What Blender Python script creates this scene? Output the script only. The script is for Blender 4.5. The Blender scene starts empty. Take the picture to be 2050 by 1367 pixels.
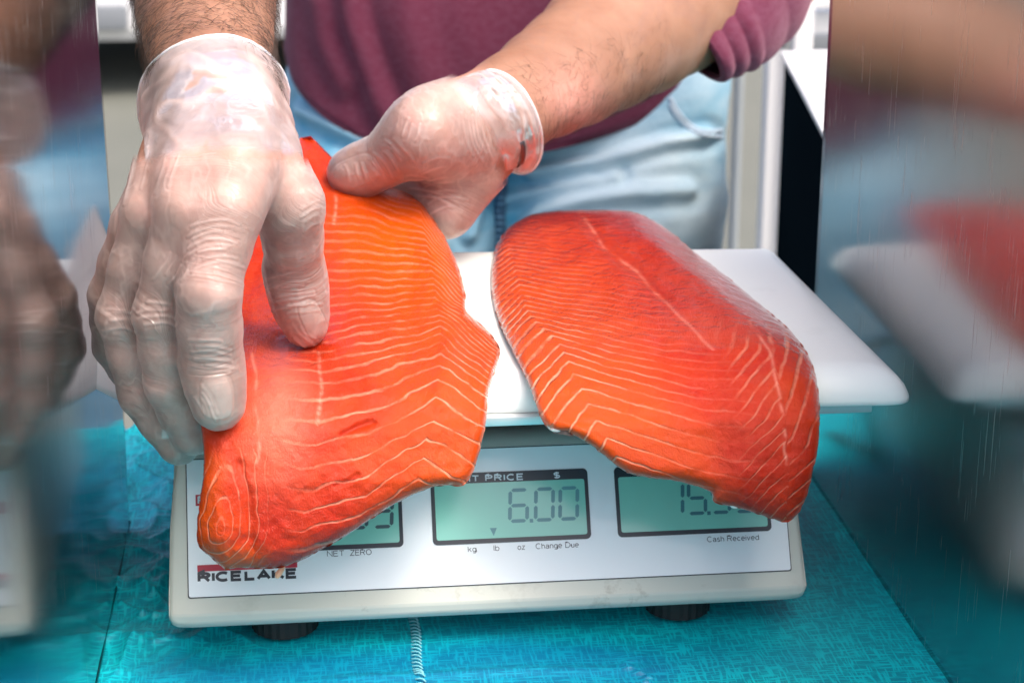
import bpy, bmesh, math, random
import numpy as np
from mathutils import Vector, Matrix

# ------------------------------------------------------------------ camera, sky, sun, exposure
SC = bpy.context.scene
SC.render.engine = 'CYCLES'
F = 3800.0                      # focal length in pixels of the 2050 px wide photograph
CAM_Z = .397
PITCH = math.radians(18.113); YAW = math.radians(6.068)
fw = np.array([math.sin(YAW)*math.cos(PITCH), math.cos(YAW)*math.cos(PITCH), -math.sin(PITCH)])
rt = np.array([math.cos(YAW), -math.sin(YAW), 0.0]); up = np.cross(rt, fw)
CP = np.array([0, -1.0, CAM_Z])
cam_d = bpy.data.cameras.new("camera"); cam = bpy.data.objects.new("camera", cam_d)
SC.collection.objects.link(cam); SC.camera = cam
cam.location = CP
cam.rotation_euler = Matrix((rt, up, -fw)).transposed().to_euler()
cam_d.sensor_width = 36; cam_d.lens = F/2050*36
cam_d.clip_start = .01; cam_d.clip_end = 3000
cam_d.dof.use_dof = True; cam_d.dof.focus_distance = .80; cam_d.dof.aperture_fstop = 15.0

SUN_EL, SUN_AZ = 59, 138         # degrees; azimuth clockwise from +Y (high, to the right and a little behind the camera)
W = bpy.data.worlds.new("World"); SC.world = W; W.use_nodes = True
nt = W.node_tree; nt.nodes.clear()
sky = nt.nodes.new('ShaderNodeTexSky'); sky.sky_type = 'NISHITA'; sky.sun_disc = False
sky.sun_elevation = math.radians(SUN_EL); sky.sun_rotation = math.radians(SUN_AZ)
sky.air_density = .6; sky.dust_density = 6.0; sky.ozone_density = .3
bg = nt.nodes.new('ShaderNodeBackground'); bg.inputs['Strength'].default_value = .15
wo = nt.nodes.new('ShaderNodeOutputWorld')
nt.links.new(sky.outputs[0], bg.inputs[0]); nt.links.new(bg.outputs[0], wo.inputs[0])
sd = bpy.data.lights.new("sun", 'SUN'); sd.energy = .48; sd.angle = math.radians(12); sd.color = (1, .97, .90)
so = bpy.data.objects.new("sun", sd); SC.collection.objects.link(so)
_s = Vector((math.sin(math.radians(SUN_AZ))*math.cos(math.radians(SUN_EL)), math.cos(math.radians(SUN_AZ))*math.cos(math.radians(SUN_EL)), math.sin(math.radians(SUN_EL))))
so.rotation_euler = _s.to_track_quat('Z', 'Y').to_euler()
SC.view_settings.view_transform = 'Standard'; SC.view_settings.look = 'None'
SC.view_settings.exposure = 1.33; SC.view_settings.gamma = 1
SC.cycles.max_bounces = 10; SC.cycles.transparent_max_bounces = 12
SC.cycles.use_denoising = True

# ------------------------------------------------------------------ measuring helpers
def ray(x, y):
    x = np.asarray(x, float); y = np.asarray(y, float)
    return fw + rt*((x-1025)/F)[..., None] + up*((683-y)/F)[..., None]
def at(x, y, d): return CP + ray(x, y)*np.asarray(d, float)[..., None]
def az(x, y, z):
    d = ray(x, y); return CP + d*((z-CP[2])/d[..., 2])[..., None]
def ay(x, y, Y):
    d = ray(x, y); return CP + d*((Y-CP[1])/d[..., 1])[..., None]
def pr(P):
    q = np.asarray(P)-CP; d = q@fw; return 1025+F*(q@rt)/d, 683-F*(q@up)/d

def _hash(i, j, k, s):
    h = (i*374761393 + j*668265263 + k*2147483647 + s*1274126177) & 0xffffffff
    h = ((h ^ (h >> 13))*1274126177) & 0xffffffff
    return ((h ^ (h >> 16)) & 0xffff)/65535.0
def vnoise(p, s=0):
    p = np.asarray(p, float); i = np.floor(p).astype(np.int64); f = p-i; f = f*f*(3-2*f)
    r = 0
    for a in (0, 1):
        for b in (0, 1):
            for c in (0, 1):
                w = (f[:, 0] if a else 1-f[:, 0])*(f[:, 1] if b else 1-f[:, 1])*(f[:, 2] if c else 1-f[:, 2])
                r = r + w*_hash(i[:, 0]+a, i[:, 1]+b, i[:, 2]+c, s)
    return r*2-1
def fbm(p, s=0, o=3):
    r = 0; a = 1
    for k in range(o): r = r+a*vnoise(p*2**k, s+k); a *= .5
    return r/1.75
def sstep(a, b, x): t = np.clip((x-a)/(b-a), 0, 1); return t*t*(3-2*t)
def interp_poly(pts, n):
    """n points evenly spaced in index-smoothed arc length along a polyline (Catmull-Rom)."""
    P = np.array(pts, float); Q = np.vstack([2*P[0]-P[1], P, 2*P[-1]-P[-2]])
    out = []
    for i in range(len(P)-1):
        a, b, c, d = Q[i:i+4]
        for t in np.linspace(0, 1, 24, endpoint=False):
            out.append(.5*((2*b)+(c-a)*t+(2*a-5*b+4*c-d)*t*t+(3*b-a-3*c+d)*t**3))
    out.append(P[-1]); out = np.array(out)
    L = np.r_[0, np.cumsum(np.linalg.norm(np.diff(out[:, :2], axis=0), axis=1))]
    u = np.linspace(0, L[-1], n)
    return np.stack([np.interp(u, L, out[:, k]) for k in range(out.shape[1])], 1)
def dist_poly(P, poly, closed=True):
    """distance of 2-D points P to a polyline"""
    A = np.asarray(poly, float)[:, :2]; B = np.roll(A, -1, 0)
    if not closed: A, B = A[:-1], B[:-1]
    d = np.full(len(P), 1e9)
    for a, b in zip(A, B):
        e = b-a; t = np.clip(((P-a)@e)/max(e@e, 1e-9), 0, 1)
        d = np.minimum(d, np.linalg.norm(P-a-t[:, None]*e, axis=1))
    return d

# ------------------------------------------------------------------ object helpers
def link(o, parent=None):
    SC.collection.objects.link(o)
    if parent is not None:
        o.parent = parent
        o.matrix_parent_inverse = Matrix.Translation(-Vector(parent.location)) if parent.type == 'EMPTY' and parent.parent is None else Matrix()
    return o
def mesh_obj(name, V, Fc, mat, parent=None, smooth=True, attrs=None):
    me = bpy.data.meshes.new(name)
    V = np.asarray(V, float)
    if isinstance(Fc, np.ndarray):
        n, k = Fc.shape
        me.vertices.add(len(V)); me.vertices.foreach_set('co', V.ravel())
        me.loops.add(n*k); me.loops.foreach_set('vertex_index', Fc.ravel().astype(np.int32))
        me.polygons.add(n); me.polygons.foreach_set('loop_start', np.arange(0, n*k, k, dtype=np.int32))
        me.update(calc_edges=True)
    else:
        me.from_pydata(V.tolist(), [], Fc)
    me.validate()
    if smooth: me.polygons.foreach_set('use_smooth', [True]*len(me.polygons))
    for k, a in (attrs or {}).items():
        a = np.asarray(a, np.float32)
        if a.ndim == 1:
            t = me.attributes.new(k, 'FLOAT', 'POINT'); t.data.foreach_set('value', a)
        else:
            t = me.attributes.new(k, 'FLOAT_VECTOR', 'POINT'); t.data.foreach_set('vector', a.ravel())
    if mat: me.materials.append(mat)
    return link(bpy.data.objects.new(name, me), parent)
def bm_obj(name, bm, mat, parent=None, smooth=False, bevel=0, seg=2):
    me = bpy.data.meshes.new(name)
    bmesh.ops.recalc_face_normals(bm, faces=bm.faces)
    if bevel:
        es = [e for e in bm.edges if len(e.link_faces) == 2 and e.calc_face_angle(0) > .5]
        bmesh.ops.bevel(bm, geom=es, offset=bevel, segments=seg, affect='EDGES', profile=.6)
    bm.to_mesh(me); bm.free(); me.materials.append(mat)
    if smooth or bevel:
        me.polygons.foreach_set('use_smooth', [True]*len(me.polygons))
        try: me.set_sharp_from_angle(angle=math.radians(38))
        except Exception: pass
    return link(bpy.data.objects.new(name, me), parent)
def box(bm, lo, hi, M=None):
    lo = Vector(lo); hi = Vector(hi)
    v = [bm.verts.new((x, y, z)) for x in (lo.x, hi.x) for y in (lo.y, hi.y) for z in (lo.z, hi.z)]
    if M is not None:
        for w in v: w.co = M @ w.co
    for f in ((0, 1, 3, 2), (4, 6, 7, 5), (0, 4, 5, 1), (2, 3, 7, 6), (0, 2, 6, 4), (1, 5, 7, 3)): bm.faces.new([v[i] for i in f])
    return v
def tube(pts, r, n=8, cap=True, wob=None):
    """vertices and quads of a tube along pts; r scalar or per-point"""
    P = np.asarray(pts, float); m = len(P); r = np.broadcast_to(r, (m,))
    T = np.gradient(P, axis=0); T /= np.linalg.norm(T, axis=1)[:, None]+1e-12
    ref = np.array([0, 0, 1.]) if abs(T[0][2]) < .9 else np.array([1., 0, 0])
    nrm = ref-T[0]*(ref@T[0]); nrm /= np.linalg.norm(nrm); V = []
    for i in range(m):
        nrm = nrm-T[i]*(nrm@T[i]); nrm /= np.linalg.norm(nrm); b = np.cross(T[i], nrm)
        for k in range(n):
            a = 2*math.pi*k/n; V.append(P[i]+r[i]*(math.cos(a)*nrm+math.sin(a)*b))
    Fc = [[i*n+k, i*n+(k+1) % n, (i+1)*n+(k+1) % n, (i+1)*n+k] for i in range(m-1) for k in range(n)]
    if cap: Fc += [list(range(n))[::-1], [(m-1)*n+k for k in range(n)]]
    return V, Fc
def join(parts):
    V = []; Fc = []
    for v, f in parts:
        o = len(V); V += list(v); Fc += [[i+o for i in q] for q in f]
    return V, Fc
def grid_faces(n, m, wrap=False):
    i, j = np.meshgrid(np.arange(n-1), np.arange(m if wrap else m-1), indexing='ij'); j2 = (j+1) % m
    return np.stack([i*m+j, i*m+j2, (i+1)*m+j2, (i+1)*m+j], -1).reshape(-1, 4)
def empty(name, loc, label=None, cat=None, group=None):
    o = bpy.data.objects.new(name, None); o.location = loc; o.empty_display_size = .05; link(o)
    tag(o, label, cat, group); return o
def tag(o, label=None, cat=None, group=None, kind=None):
    if label: o['label'] = label
    if cat: o['category'] = cat
    if group: o['group'] = group
    if kind: o['kind'] = kind
    return o

# ------------------------------------------------------------------ material helper
class Mat:
    def __init__(s, name, color=(.5, .5, .5), rough=.5, metal=0, **kw):
        s.m = bpy.data.materials.new(name); s.m.use_nodes = True; s.t = s.m.node_tree
        s.b = s.t.nodes['Principled BSDF']; s.out = s.t.nodes['Material Output']
        s.set('Base Color', color); s.set('Roughness', rough); s.set('Metallic', metal)
        for k, v in kw.items(): s.set(k.replace('_', ' '), v)
    def set(s, k, v, node=None):
        i = (node or s.b).inputs[k]
        if hasattr(v, 'is_output') or isinstance(v, bpy.types.NodeSocket): s.t.links.new(v, i)
        elif isinstance(v, (tuple, list)): i.default_value = (*v, 1) if len(v) == 3 and len(i.default_value) == 4 else v
        else: i.default_value = v
    def n(s, typ, ins=None, out=0, **props):
        x = s.t.nodes.new('ShaderNode'+typ)
        for k, v in props.items(): setattr(x, k, v)
        for k, v in (ins or {}).items(): s.set(k, v, x)
        return x.outputs[out]
    def attr(s, name, out='Fac'): return s.n('Attribute', out=out, attribute_name=name)
    def coord(s, scale=(1, 1, 1), kind='Object', rot=(0, 0, 0)):
        return s.n('Mapping', {'Vector': s.n('TexCoord', out=kind), 'Scale': scale, 'Rotation': rot})
    def noise(s, scale, vec=None, detail=4, rough=.55, dist=0, out='Fac'):
        return s.n('TexNoise', {'Vector': vec if vec is not None else s.coord(), 'Scale': scale, 'Detail': detail, 'Roughness': rough, 'Distortion': dist}, out=out)
    def ramp(s, fac, stops, interp='LINEAR'):
        x = s.t.nodes.new('ShaderNodeValToRGB'); s.set('Fac', fac, x); cr = x.color_ramp; cr.interpolation = interp
        while len(cr.elements) < len(stops): cr.elements.new(.5)
        for e, (p, c) in zip(cr.elements, stops): e.position = p; e.color = (*c, 1) if isinstance(c, tuple) else (c, c, c, 1)
        return x.outputs[0]
    def math(s, op, a, b=0.0, c=0.0, clamp=False):
        x = s.t.nodes.new('ShaderNodeMath'); x.operation = op; x.use_clamp = clamp
        for i, v in enumerate((a, b, c)): s.set(i, v, x)
        return x.outputs[0]
    def mix(s, f, a, b, mode='MIX'):
        x = s.t.nodes.new('ShaderNodeMix'); x.data_type = 'RGBA'; x.blend_type = mode
        s.set(0, f, x); s.set(6, a, x); s.set(7, b, x); return x.outputs[2]
    def bump(s, h, strength=.3, dist=.001, normal=None):
        d = {'Height': h, 'Strength': strength, 'Distance': dist}
        if normal is not None: d['Normal'] = normal
        o = s.n('Bump', d); s.set('Normal', o); return o
# ------------------------------------------------------------------ ground and far background
GZ = -.90
m = Mat("asphalt", rough=.9)
c = m.coord()
m.set('Base Color', m.mix(m.noise(1.2, c, 5), (.10, .11, .092), (.17, .175, .15)))
m.bump(m.noise(160, c, 4), .6, .004)
tag(mesh_obj('ground', [(-60, -8, GZ), (60, -8, GZ), (60, 120, GZ), (-60, 120, GZ)], [[0, 1, 2, 3]], m.m, smooth=False), kind='structure')

white_paint = Mat("white_paint", (.82, .83, .84), .35).m
dull_plastic = Mat("grey_plastic", (.20, .22, .24), .5).m
rubber = Mat("black_rubber", (.012, .012, .013), .55).m
glassy = Mat("tinted_glass", (.03, .035, .04), .06).m
steel_far = Mat("galvanised_steel", (.34, .38, .40), .5, .2).m

# parked white car seen far behind, only its bumper in frame
def parked_car():
    d = 6.85
    c0 = at(400, 150, d); cx, cy = c0[0], c0[1]
    r = empty('parked_car', (cx, cy, GZ), 'white parked car out of focus behind the left arm, bumper and grille showing', 'car')
    prof = [(-.03, .21), (-.055, .25), (-.06, .62), (.02, .74), (.35, .82), (1.15, .92), (1.75, 1.42), (3.2, 1.45), (4.0, .98), (4.35, .92), (4.4, .35), (4.3, .22)]
    hw = .93; V = []; n = len(prof)
    for sx in (-1, -.94, .94, 1):
        for (y, z) in prof:
            t = 1 if abs(sx) < 1 else .96
            V.append((cx+sx*hw*(.86 if z > 1.2 else 1), cy+y*t+.03*abs(sx)**8*2, GZ+z))
    Fc = [[i*n+k, i*n+(k+1) % n, (i+1)*n+(k+1) % n, (i+1)*n+k] for i in range(3) for k in range(n)]
    Fc += [list(range(n)), list(range(3*n, 4*n))[::-1]]
    mesh_obj('body', V, Fc, white_paint, r, smooth=False)
    bm = bmesh.new()
    box(bm, (cx-.56, cy-.075, GZ+.252), (cx-.235, cy-.03, GZ+.345))
    bm_obj('grille', bm, dull_plastic, r, bevel=.02)
    for s in (-1, 1):
        bm = bmesh.new(); box(bm, (cx+s*.72-.14, cy-.03, GZ+.62), (cx+s*.72+.14, cy+.10, GZ+.74)); bm_obj('headlight', bm, glassy, r, bevel=.03)
        for yy in (.85, 3.5):
            V, Fc = tube([(cx+s*.95-.1*s*2, cy+yy, GZ+.32), (cx+s*.95, cy+yy, GZ+.32)], .32, 24)
            w = mesh_obj('wheel', V, Fc, rubber, r, smooth=False)
    bm = bmesh.new(); v = box(bm, (cx-.7, cy+1.16, GZ+.94), (cx+.7, cy+1.2, GZ+1.36))
    for w in v:
        if w.co.z > GZ+1.2: w.co.y += .52
    bm_obj('windscreen', bm, glassy, r)
parked_car()

# white tubular frame with braces behind the steel panel
def stall_frame():
    d = 2.3
    p = at(1530, 300, d); Y0 = p[1]
    r = empty('stall_frame', (p[0], Y0, GZ), 'white metal stall frame with cross rails standing behind the person at right', 'frame')
    def post(x0, x1, Y, y0, y1, mat, nm='post', dd=.03):
        xa = ay(x0, (y0+y1)/2, Y); xb = ay(x1, (y0+y1)/2, Y)
        za = ay((x0+x1)/2, y0, Y)[2]; zb = ay((x0+x1)/2, y1, Y)[2]
        bm = bmesh.new(); box(bm, (xa[0], Y-dd/2, zb), (xb[0], Y+dd/2, za)); return bm_obj(nm, bm, mat, r, bevel=.003)
    post(1503, 1536, Y0, -300, 2000, white_paint)
    post(1549, 1584, Y0-.02, -300, 2000, white_paint)
    post(1440, 1452, Y0+.25, 100, 2000, steel_far)
    post(1584, 1760, Y0+.01, -40, 12, white_paint, 'rail')
    post(1584, 1760, Y0+.03, 20, 62, white_paint, 'rail')
    post(1380, 1503, Y0+.24, 70, 88, steel_far, 'rail')
    post(1595, 1800, Y0+.2, 64, 118, dull_plastic, 'crate_panel')
    q = ay(1564, 90, Y0-.037); V, Fc = tube([q, q+np.array([0, -.004, 0])], .004, 12); mesh_obj('bolt', V, Fc, rubber, r)
stall_frame()

M_dark = Mat("dark_glossy_sheet", (.006, .011, .015), .6, Specular_IOR_Level=0.0)
_v = M_dark.coord((300, 300, 12)); M_dark.set('Roughness', M_dark.ramp(M_dark.noise(3, _v), [(.3, .35), (.8, .6)]))
# metal box beyond the right-hand panel: white top, dark glossy side
def side_box():
    A = at(1572, 106, 1.60); B = at(1690, 352, 1.19)
    zt = (A[2]+B[2])/2; A[2] = B[2] = zt
    r = empty('metal_box', (A[0], A[1], 0), 'dark sided box with bright white top just beyond the right steel panel', 'box')
    w = np.array([.42, .03, 0]); h = np.array([0, 0, .36])
    q = [A, A+w, B+w, B]
    V = [x-h for x in q]+[x-np.array([0, 0, .004]) for x in q]
    mesh_obj('side_panel', V, [[3, 2, 1, 0], [4, 5, 6, 7], [0, 1, 5, 4], [1, 2, 6, 5], [2, 3, 7, 6], [3, 0, 4, 7]], M_dark.m, r, smooth=False)
    c = (A+B)/2+w/2; V2 = []
    for k, dz in ((1.0, -.0035), (1.0, .0)):
        V2 += [x+np.array([(-.003 if i in (0, 3) else .003), (.003 if i in (0, 1) else -.003), dz+.0035]) for i, x in enumerate(q)]
    mesh_obj('lid', V2, [[3, 2, 1, 0], [4, 5, 6, 7], [0, 1, 5, 4], [1, 2, 6, 5], [2, 3, 7, 6], [3, 0, 4, 7]], white_paint, r, smooth=False)
side_box()

# ------------------------------------------------------------------ tablecloth
TX0, TX1, TY0, TY1 = -.42, .62, -.95, .06
def cloth_h(X, Y):
    P = np.stack([X, Y, 0*X], 1)
    h = .0016*fbm(P*np.array([14, 14, 1]), 3)+.0016
    left = np.exp(-((X+.085)/.045)**2)*sstep(-.28, -.20, Y)                    # crumpled strip beside the scale
    r1 = 1-np.abs(vnoise(P*np.array([60, 26, 1])+np.array([0, 0, .3]), 7)); r2 = 1-np.abs(vnoise((P@np.array([[.7, -.7, 0], [.7, .7, 0], [0, 0, 1]]))*np.array([70, 34, 1]), 9))
    r3 = 1-np.abs(vnoise((P@np.array([[.8, .6, 0], [-.6, .8, 0], [0, 0, 1]]))*np.array([150, 60, 1]), 13))
    h += left*(.0040*r1**4+.0034*r2**4+.0014*r3**3)
    h += .0016*np.exp(-((Y+.262+.02*(X-.1))/.004)**2)*sstep(-.02, .02, X)*sstep(.17, .10, X)   # pleats in front of the scale
    h += .0014*np.exp(-((Y+.285+.05*(X-.06))/.004)**2)*sstep(.0, .03, X)*sstep(.14, .10, X)
    h += .0012*np.exp(-((X-.133+.004*np.sin(Y*260))/.0025)**2)*sstep(-.40, -.31, Y)*sstep(-.24, -.27, Y)*(1+.8*np.sin(Y*1500))
    return h
def tablecloth():
    nx, ny = 420, 460
    xs = np.concatenate([np.linspace(TX0, -.12, 30, endpoint=False), np.linspace(-.12, .29, 350, endpoint=False), np.linspace(.29, TX1, 40)])
    ys = np.concatenate([np.linspace(TY0, -.36, 60, endpoint=False), np.linspace(-.36, -.0, 370, endpoint=False), np.linspace(0, TY1, 30)])
    nx, ny = len(xs), len(ys)
    Y, X = np.meshgrid(ys, xs, indexing='ij'); X = X.ravel(); Y = Y.ravel()
    Z = cloth_h(X, Y); V = np.stack([X, Y, Z], 1)
    g = V.reshape(ny, nx, 3)
    # hanging sides
    def drop(edge, out):
        rows = [edge]
        for k in range(1, 16):
            e = edge.copy(); t = k/15
            e += np.array(out)*(.012*min(1, k/2)+.02*t*np.sin(e[:, [0]]*38+e[:, [1]]*38)); e[:, 2] = -.004-.42*t; rows.append(e)
        R = np.vstack(rows); return R, grid_faces(16, len(edge))
    Vs = [V]; Fs = [grid_faces(ny, nx)]; off = len(V)
    for edge, out in ((g[-1], (0, 1, 0)), (g[0], (0, -1, 0)), (g[:, 0], (-1, 0, 0)), (g[:, -1], (1, 0, 0))):
        R, q = drop(edge.copy(), out); Vs.append(R); Fs.append(q+off); off += len(R)
    m = Mat("tablecloth_fabric", rough=.42)
    c = m.coord()
    wx = m.noise(60, c, 2); cw = m.n('VectorMath', {0: c, 1: m.n('VectorMath', {0: m.noise(35, c, 3, out='Color'), 'Scale': .0035}, operation='SCALE')}, operation='ADD')
    hx = m.noise(1, m.n('Mapping', {'Vector': cw, 'Scale': (80, 820, 1)}), 2, .5)
    hy = m.noise(1, m.n('Mapping', {'Vector': cw, 'Scale': (820, 80, 1), 'Location': (3, 7, 0)}), 2, .5)
    hatch = m.math('MAXIMUM', m.ramp(hx, [(.50, 0.), (.60, 1.)]), m.ramp(hy, [(.50, 0.), (.60, 1.)]))
    big = m.noise(9, c, 3)
    hatch = m.math('MULTIPLY', hatch, m.ramp(big, [(.28, .35), (.62, 1.)]))
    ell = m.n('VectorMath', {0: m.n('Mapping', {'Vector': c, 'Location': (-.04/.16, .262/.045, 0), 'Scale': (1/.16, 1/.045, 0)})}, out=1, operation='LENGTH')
    blue = m.ramp(m.math('MULTIPLY_ADD', m.noise(18, c, 3), .8, m.math('SUBTRACT', ell, .4)), [(.55, 1.), (1.25, 0.)])  # deeper blue painted in front of the scale, standing in for its shadow
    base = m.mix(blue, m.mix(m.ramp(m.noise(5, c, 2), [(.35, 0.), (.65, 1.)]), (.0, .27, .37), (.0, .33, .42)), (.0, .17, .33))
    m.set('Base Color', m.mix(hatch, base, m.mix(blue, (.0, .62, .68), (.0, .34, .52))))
    weave = m.math('ADD', m.noise(1, m.n('Mapping', {'Vector': c, 'Scale': (3000, 500, 1)}), 2), m.noise(1, m.n('Mapping', {'Vector': c, 'Scale': (500, 3000, 1)}), 2))
    m.bump(weave, .25, .0006); m.set('Specular IOR Level', .5)
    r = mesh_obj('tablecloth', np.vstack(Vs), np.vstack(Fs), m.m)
    tag(r, 'turquoise blue cloth with a scratchy hatched print covering the table under the scale', 'tablecloth')
    # overlocked seam
    a = az(826, 1225, .003); b = az(850, 1420, .003); Nn = 27; parts = []
    for k in range(Nn):
        t = k/Nn; p = a+(b-a)*t+np.array([.0006*math.sin(t*9), 0, 0]); L = (b-a)/Nn
        z = float(cloth_h(np.array([p[0]]), np.array([p[1]]))[0])
        w = .0021
        pts = [(p[0]-w, p[1]-L[1]*.3, z+.0002), (p[0]-w, p[1], z+.0003), (p[0]-w*.3, p[1]+L[1]*.25, z+.0012), (p[0]+w*.5, p[1]+L[1]*.5, z+.0011), (p[0]+w, p[1]+L[1]*.8, z+.0003)]
        parts.append(tube(pts, .00042, 5))
    V, Fc = join(parts)
    s = mesh_obj('seam_stitching', V, Fc, Mat("seam_thread", (.20, .55, .62), .6).m, r)
tablecloth()

# the table that carries the cloth
wood = Mat("grey_table_laminate", (.35, .34, .32), .5).m
tb = empty('trestle_table', (.1, -.44, GZ), 'grey table top on metal legs hidden beneath the turquoise cloth', 'table')
bm = bmesh.new(); box(bm, (TX0+.008, TY0+.008, -.03), (TX1-.008, TY1-.008, -.003)); bm_obj('tabletop', bm, wood, tb)
for sx in (TX0+.06, TX1-.06):
    for sy in (TY0+.06, TY1-.06):
        V, Fc = tube([(sx, sy, GZ), (sx, sy, -.03)], .014, 10); mesh_obj('leg', V, Fc, steel_far, tb)

# ------------------------------------------------------------------ stainless steel side panels
def steel_mat(name, seed, r0):
    m = Mat(name, (.55, .56, .57), r0, 1.0)
    c = m.n('Mapping', {'Vector': m.n('TexCoord', out='Object'), 'Location': (seed, seed, seed)})
    brush = m.noise(1, m.n('Mapping', {'Vector': c, 'Scale': (900, 900, 18)}), 5, .7)
    smear = m.noise(14, c, 4)
    rg_ = m.math('ADD', m.math('MULTIPLY', smear, .10), m.math('MULTIPLY_ADD', brush, .06, r0-.07))
    # scratches, broken into short runs
    sc = m.noise(1, m.n('Mapping', {'Vector': c, 'Scale': (1500, 1500, 10), 'Rotation': (.05, .05, 0)}), 2, .5)
    sc2 = m.noise(1, m.n('Mapping', {'Vector': c, 'Scale': (1100, 1100, 22), 'Rotation': (.35, 0, 0)}), 1, .5)
    run = m.ramp(m.noise(30, c, 2), [(.48, 0.), (.60, 1.)])
    s = m.math('MULTIPLY', m.math('MAXIMUM', m.ramp(sc, [(.665, 0.), (.715, .7)]), m.ramp(sc2, [(.70, 0.), (.74, .55)])), run)
    m.set('Base Color', m.mix(s, m.mix(m.ramp(smear, [(.3, 0.), (.7, 1.)]), (.36, .37, .38), (.44, .44, .44)), (.75, .74, .72)))
    m.set('Roughness', m.math('MULTIPLY_ADD', s, .35, rg_))
    m.bump(m.math('SUBTRACT', m.math('MULTIPLY', brush, .10), s), .22, .0004)
    return m.m
def steel_panel(X, s, yfar, label, mat):
    r = empty('steel_panel', (X, (yfar-.62)/2, 0), label, 'metal panel', 'steel side panels of the stand')
    # sheet with a hemmed bottom flange and folded far edge
    t = .0015; zt = .33
    Yg, Zg = np.meshgrid(np.linspace(-.62, yfar, 90), np.linspace(.0003, zt, 50), indexing='ij'); Yg, Zg = Yg.ravel(), Zg.ravel()
    bow = -s*.0012*(np.clip((Yg-yfar+.17)/.17, 0, 1)**2)*sstep(.01, .09, Zg)*(1 if s < 0 else 0)
    bow = bow+(.00018 if s < 0 else .00035)*fbm(np.stack([Yg*6, Zg*5, 0*Yg+s], 1), 61, 2)*sstep(.0, .05, Zg)
    sh = mesh_obj('sheet', np.stack([X+bow, Yg, Zg], 1), grid_faces(90, 50), mat, r); q = sh.modifiers.new('s', 'SOLIDIFY'); q.thickness = t; q.offset = -1 if s < 0 else 1
    V, Fc = tube([(X-s*.0003+.0002*math.sin(y_*70), y_, .0060+.0003*math.sin(y_*45)) for y_ in np.linspace(-.62, yfar+.002, 60)], .0016 if s < 0 else .0009, 10)
    mesh_obj('hem', V, Fc, M_hem, r)
    V, Fc = tube([(X+s*.0010-(s*.0012*(1 if s < 0 else 0)*sstep(.01, .09, z_)), yfar+.0004, z_) for z_ in np.linspace(.006, zt, 14)], .0011, 8)
    mesh_obj('folded_edge', V, Fc, mat, r)
    return r
M_hem = Mat("dark_steel_edge", (.09, .10, .11), .22, 1.0).m  # dark metal for the strip along the panel foot
steel_panel(-.1015, -1, -.0895, 'brushed steel panel at the left mirroring the gloved hand that presses the fish', steel_mat("brushed_steel_left", 0, .075))
steel_panel(.267, 1, -.043, 'scratched steel panel at the right beside the white weighing tray', steel_mat("brushed_steel_right", 5, .17))
# ------------------------------------------------------------------ weighing scale
BX0, BX1 = -.0702, .2165
PE = np.array([0, .029, .05]); PE /= np.linalg.norm(PE); PN = np.array([0, -PE[2], PE[1]]); PO = np.array([0, -.229, .030])
def pn(x, v, h=0.0): return PO+np.array([x, 0, 0])+PE*v+PN*h
def panel_slab(bm, x0, x1, v0, v1, h0, h1, r=0, seg=5):
    """rounded slab lying on the sloping front"""
    if r <= 0: pts = [(x0, v0), (x1, v0), (x1, v1), (x0, v1)]
    else:
        pts = []
        for cx, cv, a0 in ((x1-r, v0+r, -90), (x1-r, v1-r, 0), (x0+r, v1-r, 90), (x0+r, v0+r, 180)):
            for k in range(seg+1):
                a = math.radians(a0+90*k/seg); pts.append((cx+r*math.cos(a), cv+r*math.sin(a)))
    lo = [bm.verts.new(pn(x, v, h0)) for x, v in pts]; hi = [bm.verts.new(pn(x, v, h1)) for x, v in pts]; n = len(pts)
    bm.faces.new(hi); bm.faces.new(lo[::-1])
    for k in range(n): bm.faces.new([lo[k], lo[(k+1) % n], hi[(k+1) % n], hi[k]])
def _arc(cx, cy, rx, ry, a0, a1, n=10): return [(cx+rx*math.cos(math.radians(a0+(a1-a0)*k/n)), cy+ry*math.sin(math.radians(a0+(a1-a0)*k/n))) for k in range(n+1)]
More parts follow.
